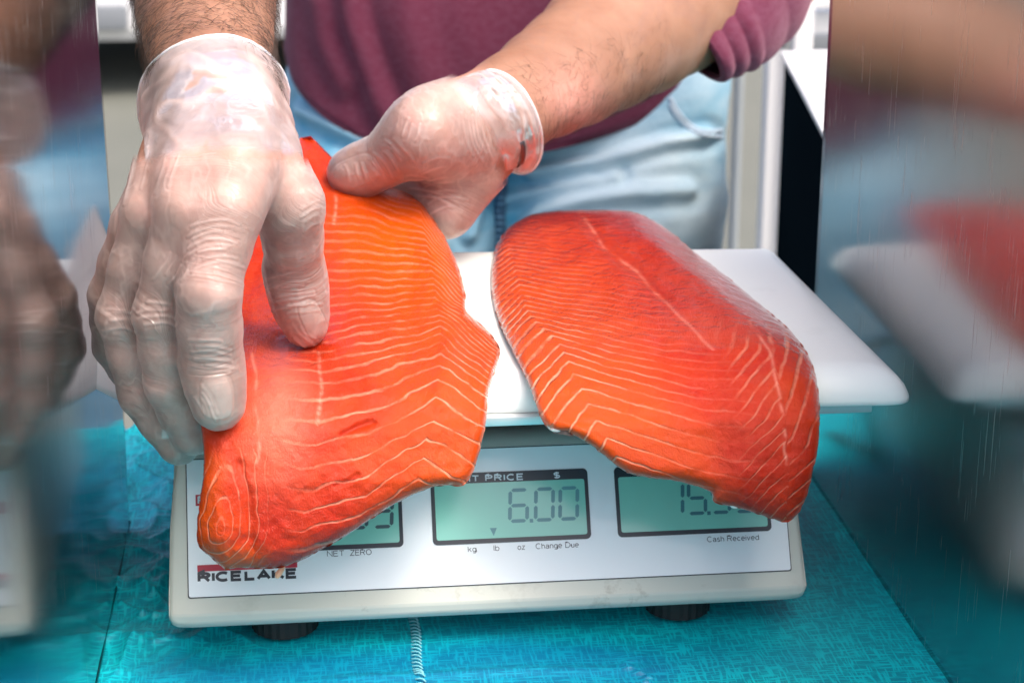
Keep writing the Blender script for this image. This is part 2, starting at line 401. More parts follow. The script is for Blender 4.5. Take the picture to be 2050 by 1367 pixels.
GL = {  # single-stroke grotesque letters: width, strokes
 'R': (.66, [[(0, 0), (0, 1), (.36, 1)]+_arc(.36, .76, .27, .24, 90, -90)+[(0, .52)], [(.36, .52), (.62, 0)]]),
 'I': (.0, [[(0, 0), (0, 1)]]), 'C': (.70, [_arc(.38, .5, .38, .5, 50, 310, 18)]), 'E': (.56, [[(.56, 0), (0, 0), (0, 1), (.56, 1)], [(0, .52), (.5, .52)]]),
 'L': (.52, [[(0, 1), (0, 0), (.52, 0)]]), 'A': (.72, [[(0, 0), (.36, 1), (.72, 0)], [(.12, .32), (.60, .32)]]), 'K': (.64, [[(0, 0), (0, 1)], [(.60, 1), (0, .40)], [(.22, .60), (.64, 0)]]),
 'U': (.64, [[(0, 1), (0, .32)]+_arc(.32, .32, .32, .32, 180, 360)+[(.64, 1)]]), 'N': (.64, [[(0, 0), (0, 1), (.64, 0), (.64, 1)]]), 'T': (.62, [[(0, 1), (.62, 1)], [(.31, 1), (.31, 0)]]),
 'P': (.60, [[(0, 0), (0, 1), (.34, 1)]+_arc(.34, .74, .26, .26, 90, -90)+[(0, .48)]]), 'Z': (.6, [[(.02, 1), (.6, 1), (0, 0), (.6, 0)]]), 'O': (.76, [_arc(.38, .5, .38, .5, 0, 360, 22)]),
 'D': (.66, [[(0, 0), (0, 1), (.28, 1)]+_arc(.28, .5, .38, .5, 90, -90)+[(0, 0)]]), 'k': (.44, [[(0, 0), (0, 1)], [(.42, .7), (0, .28)], [(.17, .45), (.44, 0)]]),
 'g': (.46, [_arc(.23, .35, .23, .35, 0, 360, 16), [(.46, .7), (.46, -.08)]+_arc(.24, -.08, .22, .18, 0, -150)]), 'l': (0, [[(0, 0), (0, 1)]]), 'b': (.46, [[(0, 0), (0, 1)], _arc(.23, .35, .23, .35, 0, 360, 16)]),
 'o': (.48, [_arc(.24, .35, .24, .35, 0, 360, 16)]), 'z': (.42, [[(.01, .7), (.41, .7), (0, 0), (.42, 0)]]), 'h': (.42, [[(0, 0), (0, 1)], [(0, .42)]+_arc(.21, .46, .21, .24, 180, 0)+[(.42, 0)]]),
 'n': (.42, [[(0, 0), (0, .7)], [(0, .42)]+_arc(.21, .46, .21, .24, 180, 0)+[(.42, 0)]]), 'u': (.42, [[(.42, .7), (.42, 0)], [(0, .7), (0, .24)]+_arc(.21, .24, .21, .24, 180, 360)]),
 'a': (.44, [_arc(.20, .20, .20, .20, 0, 360, 14), [(.03, .58)]+_arc(.22, .50, .19, .20, 140, 0)+[(.41, .1), (.46, 0)]]), 'e': (.48, [[(.02, .37), (.47, .37)]+_arc(.24, .35, .24, .35, 4, 310, 14)]),
 'c': (.44, [_arc(.24, .35, .24, .35, 45, 315, 12)]), 's': (.38, [_arc(.19, .53, .18, .17, 40, 240)+_arc(.19, .18, .19, .18, 70, -150)]), 'i': (0, [[(0, 0), (0, .7)], [(0, .9), (0, 1)]]),
 'v': (.44, [[(0, .7), (.22, 0), (.44, .7)]]), 'd': (.46, [[(.46, 0), (.46, 1)], _arc(.23, .35, .23, .35, 0, 360, 16)]), '$': (.5, [_arc(.25, .72, .23, .22, 30, 250)+_arc(.25, .27, .24, .24, 75, -150), [(.25, -.1), (.25, 1.1)]])}
def text_on_panel(name, s, x, v, h, mat, parent, bold=0.1, hgt=.00015, x1=None, gap=None, space=.28):
    """flat lettering as one thin sheet: cap height h, from x to x1, stroke width bold (share of h)"""
    gap = gap if gap is not None else .09+bold; pen = 0; st = []
    for ch in s:
        if ch == ' ': pen += space+gap*.5; continue
        w, strokes = GL[ch]
        for q in strokes: st.append([(pen+a, b) for a, b in q])
        pen += w+gap
    W_ = pen-gap; sx = (x1-x-bold*h)/W_ if x1 else h; bm = bmesh.new(); lift = 0
    for q in st:
        P = np.array([(x+bold*h/2+a*sx, v+bold*h/2+b*(h-bold*h)) for a, b in q]); T = np.diff(P, axis=0); T /= np.linalg.norm(T, axis=1)[:, None]+1e-12
        closed = np.linalg.norm(P[0]-P[-1]) < 1e-6 and len(P) > 4; N = np.stack([-T[:, 1], T[:, 0]], 1)
        a = np.vstack([N[:1], N]); b = np.vstack([N, N[-1:]])
        if closed: a[0] = N[-1]; b[-1] = N[0]
        M_ = a+b; M_ /= np.maximum((M_*b).sum(1), .35)[:, None]; r = bold*h/2; lift += 2e-6
        Lf = [bm.verts.new(pn(*(p+m_*r), hgt+lift)) for p, m_ in zip(P, M_)]; Rt = [bm.verts.new(pn(*(p-m_*r), hgt+lift)) for p, m_ in zip(P, M_)]
        for k in range(len(P)-1): bm.faces.new([Rt[k], Rt[k+1], Lf[k+1], Lf[k]])
    return bm_obj(name, bm, mat, parent)

def make_scale():
    pl = Mat("ivory_plastic", (.50, .52, .47), .38)
    c = pl.coord()
    dirt = pl.math('MULTIPLY', pl.ramp(pl.noise(55, c, 6, .7), [(.56, 0.), (.66, 1.)]), pl.ramp(pl.noise(9, c, 2), [(.45, 0.), (.7, .8)]))
    pl.set('Base Color', pl.mix(dirt, pl.mix(pl.noise(6, c, 3), (.50, .53, .47), (.57, .58, .53)), (.16, .14, .10)))
    pl.bump(pl.noise(900, c, 2), .08, .0003)
    r = empty('weighing_scale', ((BX0+BX1)/2, -.12, 0), 'ivory price computing scale with three green displays standing on the blue cloth', 'scale')
    # housing
    sec = [(-.2325, .0165), (-.2345, .0195), (-.2342, .0235), (-.2303, .0283), (-.2290, .0300), (-.2140, .0558), (-.2000, .0800), (-.1975, .0832), (-.1930, .0862), (-.1850, .0875), (-.03, .0875), (-.026, .084), (-.022, .05), (-.0225, .0165)]
    xs = [BX0, BX0+.0012, BX0+.004, BX0+.01, (BX0+BX1)/2, BX1-.01, BX1-.004, BX1-.0012, BX1]; ins = [.0035, .0012, .0003, 0, 0, 0, .0003, .0012, .0035]
    cy, cz = -.12, .05; V = []
    for x, i in zip(xs, ins):
        for (y, z) in sec:
            nar = .0032*sstep(.052, .062, z)*(1 if x > .07 else -1) if abs(x-.073) > .12 else 0
            V.append((x-nar, y-math.copysign(i, y-cy), z-math.copysign(i, z-cz)*(0 if .02 < z < .08 else 1)))
    n = len(sec); Fc = [[i*n+k, i*n+(k+1) % n, (i+1)*n+(k+1) % n, (i+1)*n+k] for i in range(len(xs)-1) for k in range(n)]
    Fc += [list(range(n)), list(range((len(xs)-1)*n, len(xs)*n))[::-1]]
    b = mesh_obj('housing', V, Fc, pl.m, r)
    b.data.set_sharp_from_angle(angle=math.radians(28))
    md = b.modifiers.new('b', 'BEVEL'); md.width = .0008; md.segments = 2; md.limit_method = 'ANGLE'; md.angle_limit = math.radians(25)
    # faceplate; a dark slab paints the shade of the gap round it
    dark = Mat("ink", (.018, .024, .034), .35).m
    fp = Mat("faceplate_film", (.76, .79, .82), .28); fp.bump(fp.noise(700, None, 2), .05, .0002); fp.set('Coat Weight', .3)
    bm = bmesh.new(); panel_slab(bm, -.0617, .2099, -.0008, .0612, -.0002, .00035, .0012); bm_obj('faceplate_gap_shade', bm, Mat("painted_gap_shade", (.05, .055, .06), .7).m, r)
    bm = bmesh.new(); panel_slab(bm, -.0612, .2094, -.0003, .0607, .0001, .0007, .001); plate = bm_obj('faceplate', bm, fp.m, r)
    H = .0007
    lcd = Mat("lcd_glass", (.2, .52, .42), .16)
    lc = lcd.coord(); lcd.set('Base Color', lcd.mix(lcd.noise(14, lc, 3), (.19, .50, .41), (.24, .58, .49))); lcd.set('Specular IOR Level', .55)
    seg_m = Mat("lcd_segment", (.055, .17, .20), .3).m; seg_faint = Mat("lcd_segment_pale", (.065, .235, .26), .3).m
    segd = Mat("lcd_segment_dark", (.04, .085, .10), .3).m
    grey_letter = Mat("pale_lettering", (.62, .66, .70), .4).m
    def display(x0, x1, chars, smat, tri=None):
        bm = bmesh.new(); panel_slab(bm, x0, x1, .0178, .0499, H-.0002, H+.00035, .0022, 6); fr = bm_obj('display_frame', bm, dark, r)
        bm = bmesh.new(); panel_slab(bm, x0+.0017, x1-.0017, .0199, .0451, H+.0002, H+.0005, .0010, 4); s = bm_obj('display_screen', bm, lcd.m, fr)
        hh = H+.00062; w = .0078; ht = .0150; tk = .0017; g = .0004; sl = .0010/.015
        segs = dict(a=((0, ht), (w, ht)), b=((w, ht), (w, ht/2)), c=((w, ht/2), (w, 0)), d=((0, 0), (w, 0)), e=((0, ht/2), (0, 0)), f=((0, ht), (0, ht/2)), g=((0, ht/2), (w, ht/2)))
        tab = {'0': 'abcdef', '1': 'bc', '3': 'abcdg', '5': 'acdfg', '6': 'acdefg', '9': 'abcdfg', '8': 'abcdefg'}
        bm = bmesh.new()
        for x, ch in chars:
            if ch == '.':
                panel_slab(bm, x-.0008, x+.0008, .0262, .0279, hh-.00005, hh); continue
            for q in tab[ch]:
                (ax, av), (bx, bv) = segs[q]; L = math.hypot(bx-ax, bv-av); ux, uv = (bx-ax)/L, (bv-av)/L; px, pv = -uv, ux
                inw = tk/2; pts = []
                for s_, o_ in ((g, 0), (g+inw, inw), (L-g-inw, inw), (L-g, 0), (L-g-inw, -inw), (g+inw, -inw)):
                    X = ax+ux*s_+px*o_; Vv = av+uv*s_+pv*o_; pts.append((x+X+sl*Vv, .0264+.0008+Vv*.93))
                bm.faces.new([bm.verts.new(pn(X, Vv, hh)) for X, Vv in pts])
        if tri: 
            bm.faces.new([bm.verts.new(pn(X, Vv, hh)) for X, Vv in ((tri, .0209), (tri+.0016, .0245), (tri-.0016, .0245))])
        me = bm_obj('digits', bm, smat, fr)
        return fr
    display(-.0372, .0341, [(-.0010, '8'), (.0062, '.') , (.0100, '6'), (.0212, '9')], segd)
    display(.0473, .1189, [(.0823, '6'), (.0921, '.'), (.0940, '0'), (.1051, '0')], seg_faint, .0747)
    display(.1311, .2020, [(.1535, '1'), (.1641, '5'), (.1735, '.'), (.1752, '9'), (.1862, '9')], seg_m)
    hl = H+.00055
    text_on_panel('lettering', 'UNIT PRICE', .0562, .0457, .0030, grey_letter, r, .20, hgt=hl, x1=.0896)
    text_on_panel('lettering', '$', .1033, .0457, .0031, grey_letter, r, .18, hgt=hl, x1=.1063)
    hl = H+.00012
    for s_, x, x1, v in (('NET', -.0001, .0076, .0149), ('ZERO', .0101, .0197, .0149), ('kg', .0628, .0666, .0142), ('lb', .0744, .0770, .0142), ('oz', .0852, .0886, .0142),
                         ('Change Due', .0934, .1130, .0142), ('Cash Received', .1718, .1958, .0139)):
        text_on_panel('lettering', s_, x, v, .0026, dark, r, .11, hgt=hl, x1=x1)
    # maker's badge: red bar above heavy wide capitals
    red = Mat("badge_red", (.42, .012, .035), .4).m
    bm = bmesh.new(); panel_slab(bm, -.0573, -.0134, .0108, .0137, H-.0001, hl); bm_obj('badge_bar', bm, red, r)
    text_on_panel('badge_lettering', 'RICE LAKE', -.0573, .0059, .0047, dark, r, .28, hgt=hl, x1=-.0134, gap=.23, space=-.04)
    bm = bmesh.new(); panel_slab(bm, -.0575, -.0475, .0400, .0450, H-.0001, hl-.00002); bm_obj('red_label', bm, red, r)
    text_on_panel('lettering', 'R', -.0566, .0407, .0034, grey_letter, r, .2, hgt=hl+.0002, x1=-.0540)
    # small black dirt chips along the lip
    # feet
    for px, py in ((570, 1250), (1366, 1212)):
        p = az(px, py, .010)
        x = p[0]; y = -.2085
        for yy in (y, -.05):
            V = []; n = 48
            for rr, z in ((.0125, .0022), (.0148, .0035), (.0150, .011), (.0138, .0135), (.008, .0140), (.008, .0175)):
                for k in range(n):
                    q = rr*(1+(.03 if k % 2 and .003 < z < .012 else 0)); a = 2*math.pi*k/n; V.append((x+q*math.cos(a), yy+q*math.sin(a), z+.0006))
            Fc = [[i*n+k, i*n+(k+1) % n, (i+1)*n+(k+1) % n, (i+1)*n+k] for i in range(5) for k in range(n)]+[list(range(n))[::-1], list(range(5*n, 6*n))]
            mesh_obj('foot', V, Fc, rubber, r, smooth=False)
    # weighing tray: moulded white board with rolled edges over a metal carrier
    tr = Mat("white_tray_plastic", (.80, .81, .80), .33)
    tc = tr.coord(); tr.set('Base Color', tr.mix(tr.ramp(tr.noise(30, tc, 4), [(.62, 0.), (.75, 1.)]), (.80, .86, .83), (.74, .80, .77)))
    tr.set('Roughness', tr.ramp(tr.noise(18, tc, 5), [(.3, .28), (.7, .42)])); tr.bump(tr.noise(400, tc, 3), .05, .0003)
    tr.set('Subsurface Weight', .15); tr.set('Subsurface Radius', (.01, .01, .01))
    cor = [(-.078, -.2262, .026), (.2580, -.2432, .012), (.2509, -.0193, .006), (-.078, .0005, .012)]   # front-left, front-right, back-right, back-left
    def outline(inset):
        pts = []; n = 4
        P0_ = [np.array(q[:2]) for q in cor]; P = []
        for i in range(4):
            a, b, c_ = P0_[i-1], P0_[i], P0_[(i+1) % 4]; u = (a-b)/np.linalg.norm(a-b); w = (c_-b)/np.linalg.norm(c_-b)
            P.append(b+(u+w)*inset/abs(u[0]*w[1]-u[1]*w[0]))
        for i in range(4):
            a, b, c_ = P[i-1], P[i], P[(i+1) % 4]; R = max(cor[i][2]-inset*.6, .002)
            u = (a-b)/np.linalg.norm(a-b); w = (c_-b)/np.linalg.norm(c_-b)
            for k in range(9):
                t = k/8; p = (b+u*R)*(1-t)**2+b*2*t*(1-t)+(b+w*R)*t*t
                pts.append(p)
        return np.array(pts)
    rings = [(.004, .1125), (.0006, .1125), (0, .1130), (.0002, .1150), (.0020, .1190), (.0050, .1225), (.0090, .1252), (.0140, .1266), (.020, .1270)]
    V = []
    for i, z in rings:
        for p in outline(i): V.append((p[0], p[1], z))
    n = 36; m_ = len(rings)
    Fc = [[i*n+k, i*n+(k+1) % n, (i+1)*n+(k+1) % n, (i+1)*n+k] for i in range(m_-1) for k in range(n)]+[list(range(n))[::-1], list(range((m_-1)*n, m_*n))]
    tray = mesh_obj('weighing_tray', V, Fc, tr.m, r)
    bm = bmesh.new()
    v = box(bm, (-.068, -.2385, .1082), (.2400, -.030, .1124)); bm_obj('tray_rim', bm, Mat("satin_steel", (.72, .73, .73), .35, .6).m, tray, bevel=.0008)
    bm = bmesh.new(); box(bm, (-.05, -.20, .0974), (.22, -.045, .1080)); bm_obj('tray_carrier', bm, M_dark.m, tray)
    for x in (-.03, .19):
        for y in (-.18, -.06):
            V, Fc = tube([(x, y, .087), (x, y, .0976)], .008, 16); mesh_obj('tray_support', V, Fc, rubber, r)
    # power lead hanging behind the right end
    a = interp_poly([tuple(p) for p in (np.array([.2150, -.035, .075]), np.array([.232, -.04, .070]), np.array([.2385, -.06, .050]), np.array([.236, -.075, .030]), np.array([.226, -.070, .012]), np.array([.222, -.04, .006]), np.array([.24, -.0, .006]))], 40)
    V, Fc = tube(a, .0026, 8); mesh_obj('power_lead', V, Fc, rubber, r)
make_scale()

# ------------------------------------------------------------------ salmon fillets
class Drape:
    """solid under a profile in the Y-Z plane; hit() finds where the sight line of a pixel meets the solid grown by off"""
    def __init__(s, prof): s.p = interp_poly(prof, 32)
    def sdf(s, q):
        A = s.p[:-1]; B = s.p[1:]; best = np.full(len(q), 1e9); sg = np.ones(len(q))
        for a, b in zip(A, B):
            e = b-a; t = np.clip(((q-a)@e)/(e@e), 0, 1); w = q-a-t[:, None]*e; d = np.linalg.norm(w, axis=1)
            side = e[0]*(q[:, 1]-a[1])-e[1]*(q[:, 0]-a[0])     # profile runs from far to near: outside on the right hand
            u = d < best-1e-12; best = np.where(u, d, best); sg = np.where(u, np.where(side < 0, 1, -1), sg)
        return best*sg
    def hit(s, x, y, off):
        d = ray(x, y); t = np.full(len(d), .5)
        L = np.linalg.norm(d[:, 1:], axis=1)
        for _ in range(48):
            q = CP[1:]+d[:, 1:]*t[:, None]; t = t+.93*(s.sdf(q)-off)/L
        return CP+d*t[:, None], t
PROF_L = Drape([(.10, .25), (.04, .214), (-.01, .186), (-.05, .166), (-.09, .149), (-.13, .1375), (-.17, .1320), (-.205, .1290), (-.232, .1262), (-.251, .1205), (-.264, .111), (-.272, .098), (-.276, .080), (-.277, .05), (-.276, -.02)])
PROF_R = Drape([(.20, .1272), (.0, .1272), (-.10, .1272), (-.15, .1274), (-.19, .1283), (-.22, .1280), (-.241, .1252), (-.257, .1190), (-.269, .109), (-.276, .095), (-.279, .075), (-.280, .04), (-.280, -.02)])

def fish_mat(name, seed):
    m = Mat(name, rough=.3)
    c = m.n('Mapping', {'Vector': m.n('TexCoord', out='Object'), 'Location': (seed, 0, 0)})
    ph1 = m.attr('phase_a'); w1 = m.attr('weight_a'); ph2 = m.attr('phase_b'); w2 = m.attr('weight_b'); th = m.math('MULTIPLY', m.attr('thin'), .72)
    wob = m.math('MULTIPLY', m.math('SUBTRACT', m.noise(75, c, 3, .5), .5), .42)
    def lines(ph, w):
        f = m.math('FRACT', m.math('ADD', ph, wob)); d = m.math('ABSOLUTE', m.math('SUBTRACT', f, .5))   # 0 on the line
        l = m.math('SUBTRACT', 1.0, m.math('DIVIDE', d, th), clamp=True)
        return m.math('MULTIPLY', m.math('SMOOTH_MIN', m.math('MULTIPLY', l, 1.6), 1.0, .3), w)
    brk = m.ramp(m.noise(60, c, 4, .65), [(.36, .12), (.62, 1.)])
    ln = m.math('MULTIPLY', m.math('MAXIMUM', lines(ph1, w1), lines(ph2, w2)), brk)
    deep = m.attr('deep')
    n1 = m.noise(38, c, 5, .6)
    base = m.mix(m.ramp(n1, [(.35, 0.), (.65, 1.)]), (.44, .019, .003), (.53, .042, .004))
    base = m.mix(deep, base, (.38, .012, .003))
    base = m.mix(m.attr('orange'), base, (.57, .085, .003))
    base = m.mix(m.attr('pale'), base, (.85, .38, .27))
    base = m.mix(m.ramp(m.noise(420, c, 3), [(.40, 0.), (.75, .28)]), base, (.60, .055, .02))
    m.set('Base Color', m.mix(m.math('MULTIPLY', ln, .62), base, (.92, .47, .30)))
    m.set('Subsurface Weight', .10); m.set('Subsurface Radius', (.006, .0012, .0006)); m.set('Subsurface Scale', 1.0)
    m.set('Roughness', m.ramp(m.noise(60, c, 4), [(.3, .06), (.7, .15)]))
    m.set('Coat Weight', .65); m.set('Coat IOR', 1.34); m.set('Coat Roughness', .055); m.set('Specular IOR Level', .06)
    fib = m.attr('fibre', 'Vector')
    h1 = m.noise(1, m.n('Mapping', {'Vector': fib, 'Scale': (320, 1500, 1)}), 4, .6)
    h2 = m.noise(260, c, 4, .65)
    h = m.math('ADD', m.math('MULTIPLY', h1, .38), m.math('MULTIPLY', h2, .28))
    h = m.math('ADD', m.math('ADD', h, m.math('MULTIPLY', m.noise(120, c, 2, .5, .6), 1.3)), m.math('MULTIPLY', ln, 1.0))
    m.bump(h, .9, .0012)
    m.set('Coat Normal', m.n('Bump', {'Height': m.math('ADD', m.math('MULTIPLY', h1, .8), m.math('ADD', m.math('MULTIPLY', m.noise(95, c, 3, .55, .5), 1.3), m.math('MULTIPLY', ln, .7))), 'Strength': .75, 'Distance': .0012}))
    return m.m
skin_silver = Mat("silver_skin", (.72, .55, .50), .3, .1); skin_silver.bump(skin_silver.noise(900, None, 2), .3, .0004); skin_silver = skin_silver.m

def fillet(label, left, right, outline, drape, T0, edge_px, shape, attrs, mat, nu=230, nv=320, rim=None):
    L = interp_poly(left, nv); R = interp_poly(right, nv)
    for E_, sd_ in ((L, 71), (R, 73)):
        q_ = np.stack([E_[:, 0]/11, E_[:, 1]/11, 0*E_[:, 0]], 1); E_[:, 0] += 1.8*fbm(q_, sd_, 3); E_[:, 1] += 2.2*fbm(q_, sd_+5, 3)*sstep(500, 900, E_[:, 1])
    u = np.linspace(0, 1, nu); u = .6*(.5-.5*np.cos(np.pi*u))+.4*u
    PX = L[:, None, 0]*(1-u)+R[:, None, 0]*u; PY = L[:, None, 1]*(1-u)+R[:, None, 1]*u
    x, y = PX.ravel(), PY.ravel(); P2 = np.stack([x, y], 1)
    ol = np.vstack([L, R[::-1]])[::6]
    jag = np.array([(0, 0)])
    d = dist_poly(P2, ol); e = np.clip(d/edge_px(x, y), 0, 1); prof = np.sqrt(np.clip(1-(1-e)**2, 0, 1))
    off = T0(x, y)*prof+shape(x, y)*sstep(0, 40, d)
    V, t = drape.hit(x, y, off)
    A = attrs(x, y, d)
    F_ = grid_faces(nv, nu)
    root = empty('salmon_fillet', tuple(drape.hit(np.array([x.mean()]), np.array([y.mean()]), np.array([0.]))[0][0]), label, 'fish fillet', 'salmon fillets on the weighing tray')
    fl = mesh_obj('flesh', V, F_, mat, root, attrs=A)
    # skin side: the same outline pushed back onto what the fillet lies on
    q = V[:, 1:]; h = 1e-4
    g = np.stack([drape.sdf(q+[h, 0])-drape.sdf(q-[h, 0]), drape.sdf(q+[0, h])-drape.sdf(q-[0, h])], 1); g /= np.linalg.norm(g, axis=1)[:, None]+1e-12
    B = V.copy(); B += (V.mean(0)-B)*np.array([.012, 0, 0]); B[:, 1:] -= g*(np.maximum(off, 0)+.0004)[:, None]
    G = np.arange(nv*nu).reshape(nv, nu); bd = np.concatenate([G[0], G[1:, -1], G[-1, -2::-1], G[-2:0:-1, 0]])
    n0 = 0; Vb = B; Fb = F_[:, ::-1]
    mesh_obj('skin', Vb, Fb, skin_silver, root)
    return root, (x, y, V)

# right-hand fillet -------------------------------------------------
LR = [(1062, 430), (1012, 462), (990, 505), (983, 562), (992, 625), (1020, 692), (1058, 768), (1082, 835), (1100, 856), (1140, 866), (1192, 897), (1248, 940), (1300, 955), (1372, 966), (1424, 985), (1432, 1006), (1482, 1017), (1535, 1034), (1566, 1044)]
RR = [(1212, 420), (1262, 423), (1300, 437), (1345, 465), (1392, 505), (1452, 550), (1520, 607), (1576, 655), (1614, 702), (1634, 755), (1641, 820), (1638, 890), (1626, 950), (1612, 1000), (1596, 1030), (1578, 1044)]
LR[0] = (1118, 421); LR[1:1] = [(1060, 431)]
def solve_apex(x, y, xa, f, lo=200, hi=1400):
    a = np.full(len(x), float(lo)); b = np.full(len(x), float(hi))
    for _ in range(26):
        mid = (a+b)/2; v = mid+f(x-xa(mid), mid)-y; a = np.where(v < 0, mid, a); b = np.where(v < 0, b, mid)
    return (a+b)/2
def attrs_right(x, y, d):
    q_ = np.stack([x/70, y/60, 0*x], 1); w_ = np.interp(y, [450, 700], [3, 8]); x = x+w_*fbm(q_, 51, 3); y = y+w_*.8*fbm(q_, 55, 3)
    P2 = np.stack([x, y], 1)
    xa = lambda q: np.interp(q, [380, 480, 570, 634, 678, 738, 763, 793, 830, 1000], [1004, 1016, 1040, 1064, 1110, 1141, 1160, 1174, 1190, 1280])
    def f(dx, q):
        l = np.where(dx < 0, -dx*np.interp(q, [500, 700, 850], [.75, 1.15, 1.5]), 0)
        r = np.where(dx > 0, np.interp(dx, [0, 60, 260, 420, 520], [0, 18, 66, 76, 40]), 0)*np.interp(q, [480, 700, 900], [.35, 1.0, 1.25])
        return np.where(dx < 0, l, r)
    ya = solve_apex(x, y, xa, f)
    ys = np.linspace(200, 1400, 1201); sp = np.interp(ys, [430, 520, 620, 700, 760, 830, 1000], [7.5, 8.5, 11, 17, 27, 36, 34])
    N = np.cumsum(1/sp); pa = np.interp(ya, ys, N)
    spine = [(1160, 428), (1184, 455), (1209, 494), (1238, 519), (1273, 544), (1308, 584), (1370, 640), (1430, 700), (1480, 780), (1510, 880), (1530, 1000)]
    ds = dist_poly(P2, spine, False); blood = [(1440, 600), (1500, 640), (1542, 698), (1560, 780), (1567, 833), (1572, 930)]
    db = dist_poly(P2, blood, False)
    sx = np.interp(y, [q[1] for q in spine], [q[0] for q in spine]); bx = np.interp(y, [q[1] for q in blood], [q[0] for q in blood])
    side = x-sx
    wa = np.interp(side, [-400, -230, -120, -20, 40], [1, .8, .38, .16, .04])*np.interp(y, [430, 500, 700, 800, 1050], [.25, .55, .8, 1.0, .9])
    wa *= np.interp(x-xa(ya), [-60, 0, 60, 200], [1.15, 1.1, 1.0, .7])
    # the other muscle, right of the blood line: lines climb to the right
    pb = (y+.95*(x-bx))/np.interp(y, [600, 900], [28, 34]); wb = sstep(-10, 25, x-bx)*sstep(600, 700, y)*.6
    v2 = (y-1.0*np.abs(x-bx-2))/30; m2 = sstep(-110, -50, x-bx)*(1-sstep(-10, 25, x-bx))*sstep(620, 720, y)*.45
    pb = np.where(x-bx < 5, v2, pb); wb = np.maximum(wb, m2); wa = wa*(1-.7*np.clip(sstep(-90, -10, x-bx)*sstep(620, 720, y), 0, 1))
    th = np.interp(ya, [430, 650, 760, 850], [.36, .27, .17, .13]); 
    deep = np.clip(.75*np.exp(-((side-120)/120)**2)*np.interp(y, [420, 620, 760], [1, .9, 0])+.55*np.exp(-((x-1530)/110)**2-((y-930)/110)**2)+.35*np.exp(-((side+30)/60)**2)+.3*sstep(60, 0, d)*(x > 1450), 0, .9)
    orange = np.clip(np.interp(x-xa(ya), [-60, 0, 160, 260], [.75, .8, .5, 0])*np.interp(y, [450, 600, 850, 930], [.2, .6, .9, .5]), 0, .85)
    dash = (np.sin(y*.42)+.6*np.sin(y*1.1+2) > -.3)
    pale = np.clip(np.exp(-(ds/3.4)**2)*(y < 600)*(.35+.3*dash)*.6*np.clip(.7+.8*vnoise(np.stack([x/14, y/14, 0*x], 1), 78), .1, 1)+.25*np.exp(-(ds/3)**2)*(y >= 600)*(y < 700)+.38*np.exp(-(db/3.2)**2)*(y > 640)*np.clip(.6+1.2*vnoise(np.stack([x/16, y/16, 0*x], 1), 77), 0, 1)+.25*np.exp(-(d/4)**2)+.5*np.exp(-((x-1100)/35)**2)*np.exp(-(d/7)**2)*(x < 1110)*(y > 740), 0, .9)
    fib = np.stack([ya*.00021*3, x*.00021+0*y, 0*x], 1)
    return dict(phase_a=pa, weight_a=wa, phase_b=pb, weight_b=wb, thin=th, deep=deep, orange=orange, pale=pale, fibre=fib)
def shape_right(x, y):
    P2 = np.stack([x, y], 1)
    spine = [(1160, 420), (1209, 494), (1273, 544), (1370, 640), (1430, 700)]
    ds = dist_poly(P2, spine, False)
    q = np.stack([x/160, y/160, 0*x], 1)
    r = -.0016*np.exp(-(ds/12)**2)*(y < 600)+.0016*np.exp(-((ds)/90)**2)+.0016*fbm(q, 21, 3)
    r += .0028*np.exp(-(dist_poly(P2, [(1330, 470), (1420, 570), (1500, 660), (1560, 760)], False)/45)**2)
    r += .0022*np.exp(-((x-1520)/60)**2-((y-860)/120)**2)-.0016*np.exp(-((x-1430)/30)**2-((y-900)/100)**2)
    r += .00055*fbm(np.stack([x/26, y/22, 0*x], 1), 5, 3)
    return r
FR, _ = fillet('salmon fillet lying free on the right of the tray, drooping over the right display', LR, RR, None, PROF_R,
       lambda x, y: np.interp(x-.25*(y-500), [980, 1080, 1200, 1500], [.005, .007, .0085, .0095])*np.interp(y, [430, 900, 1040], [1, .9, .75]),
       lambda x, y: np.interp(x-.45*(y-430), [980, 1150, 1300], [20, 38, 50]), shape_right, attrs_right, fish_mat("salmon_flesh", 0))

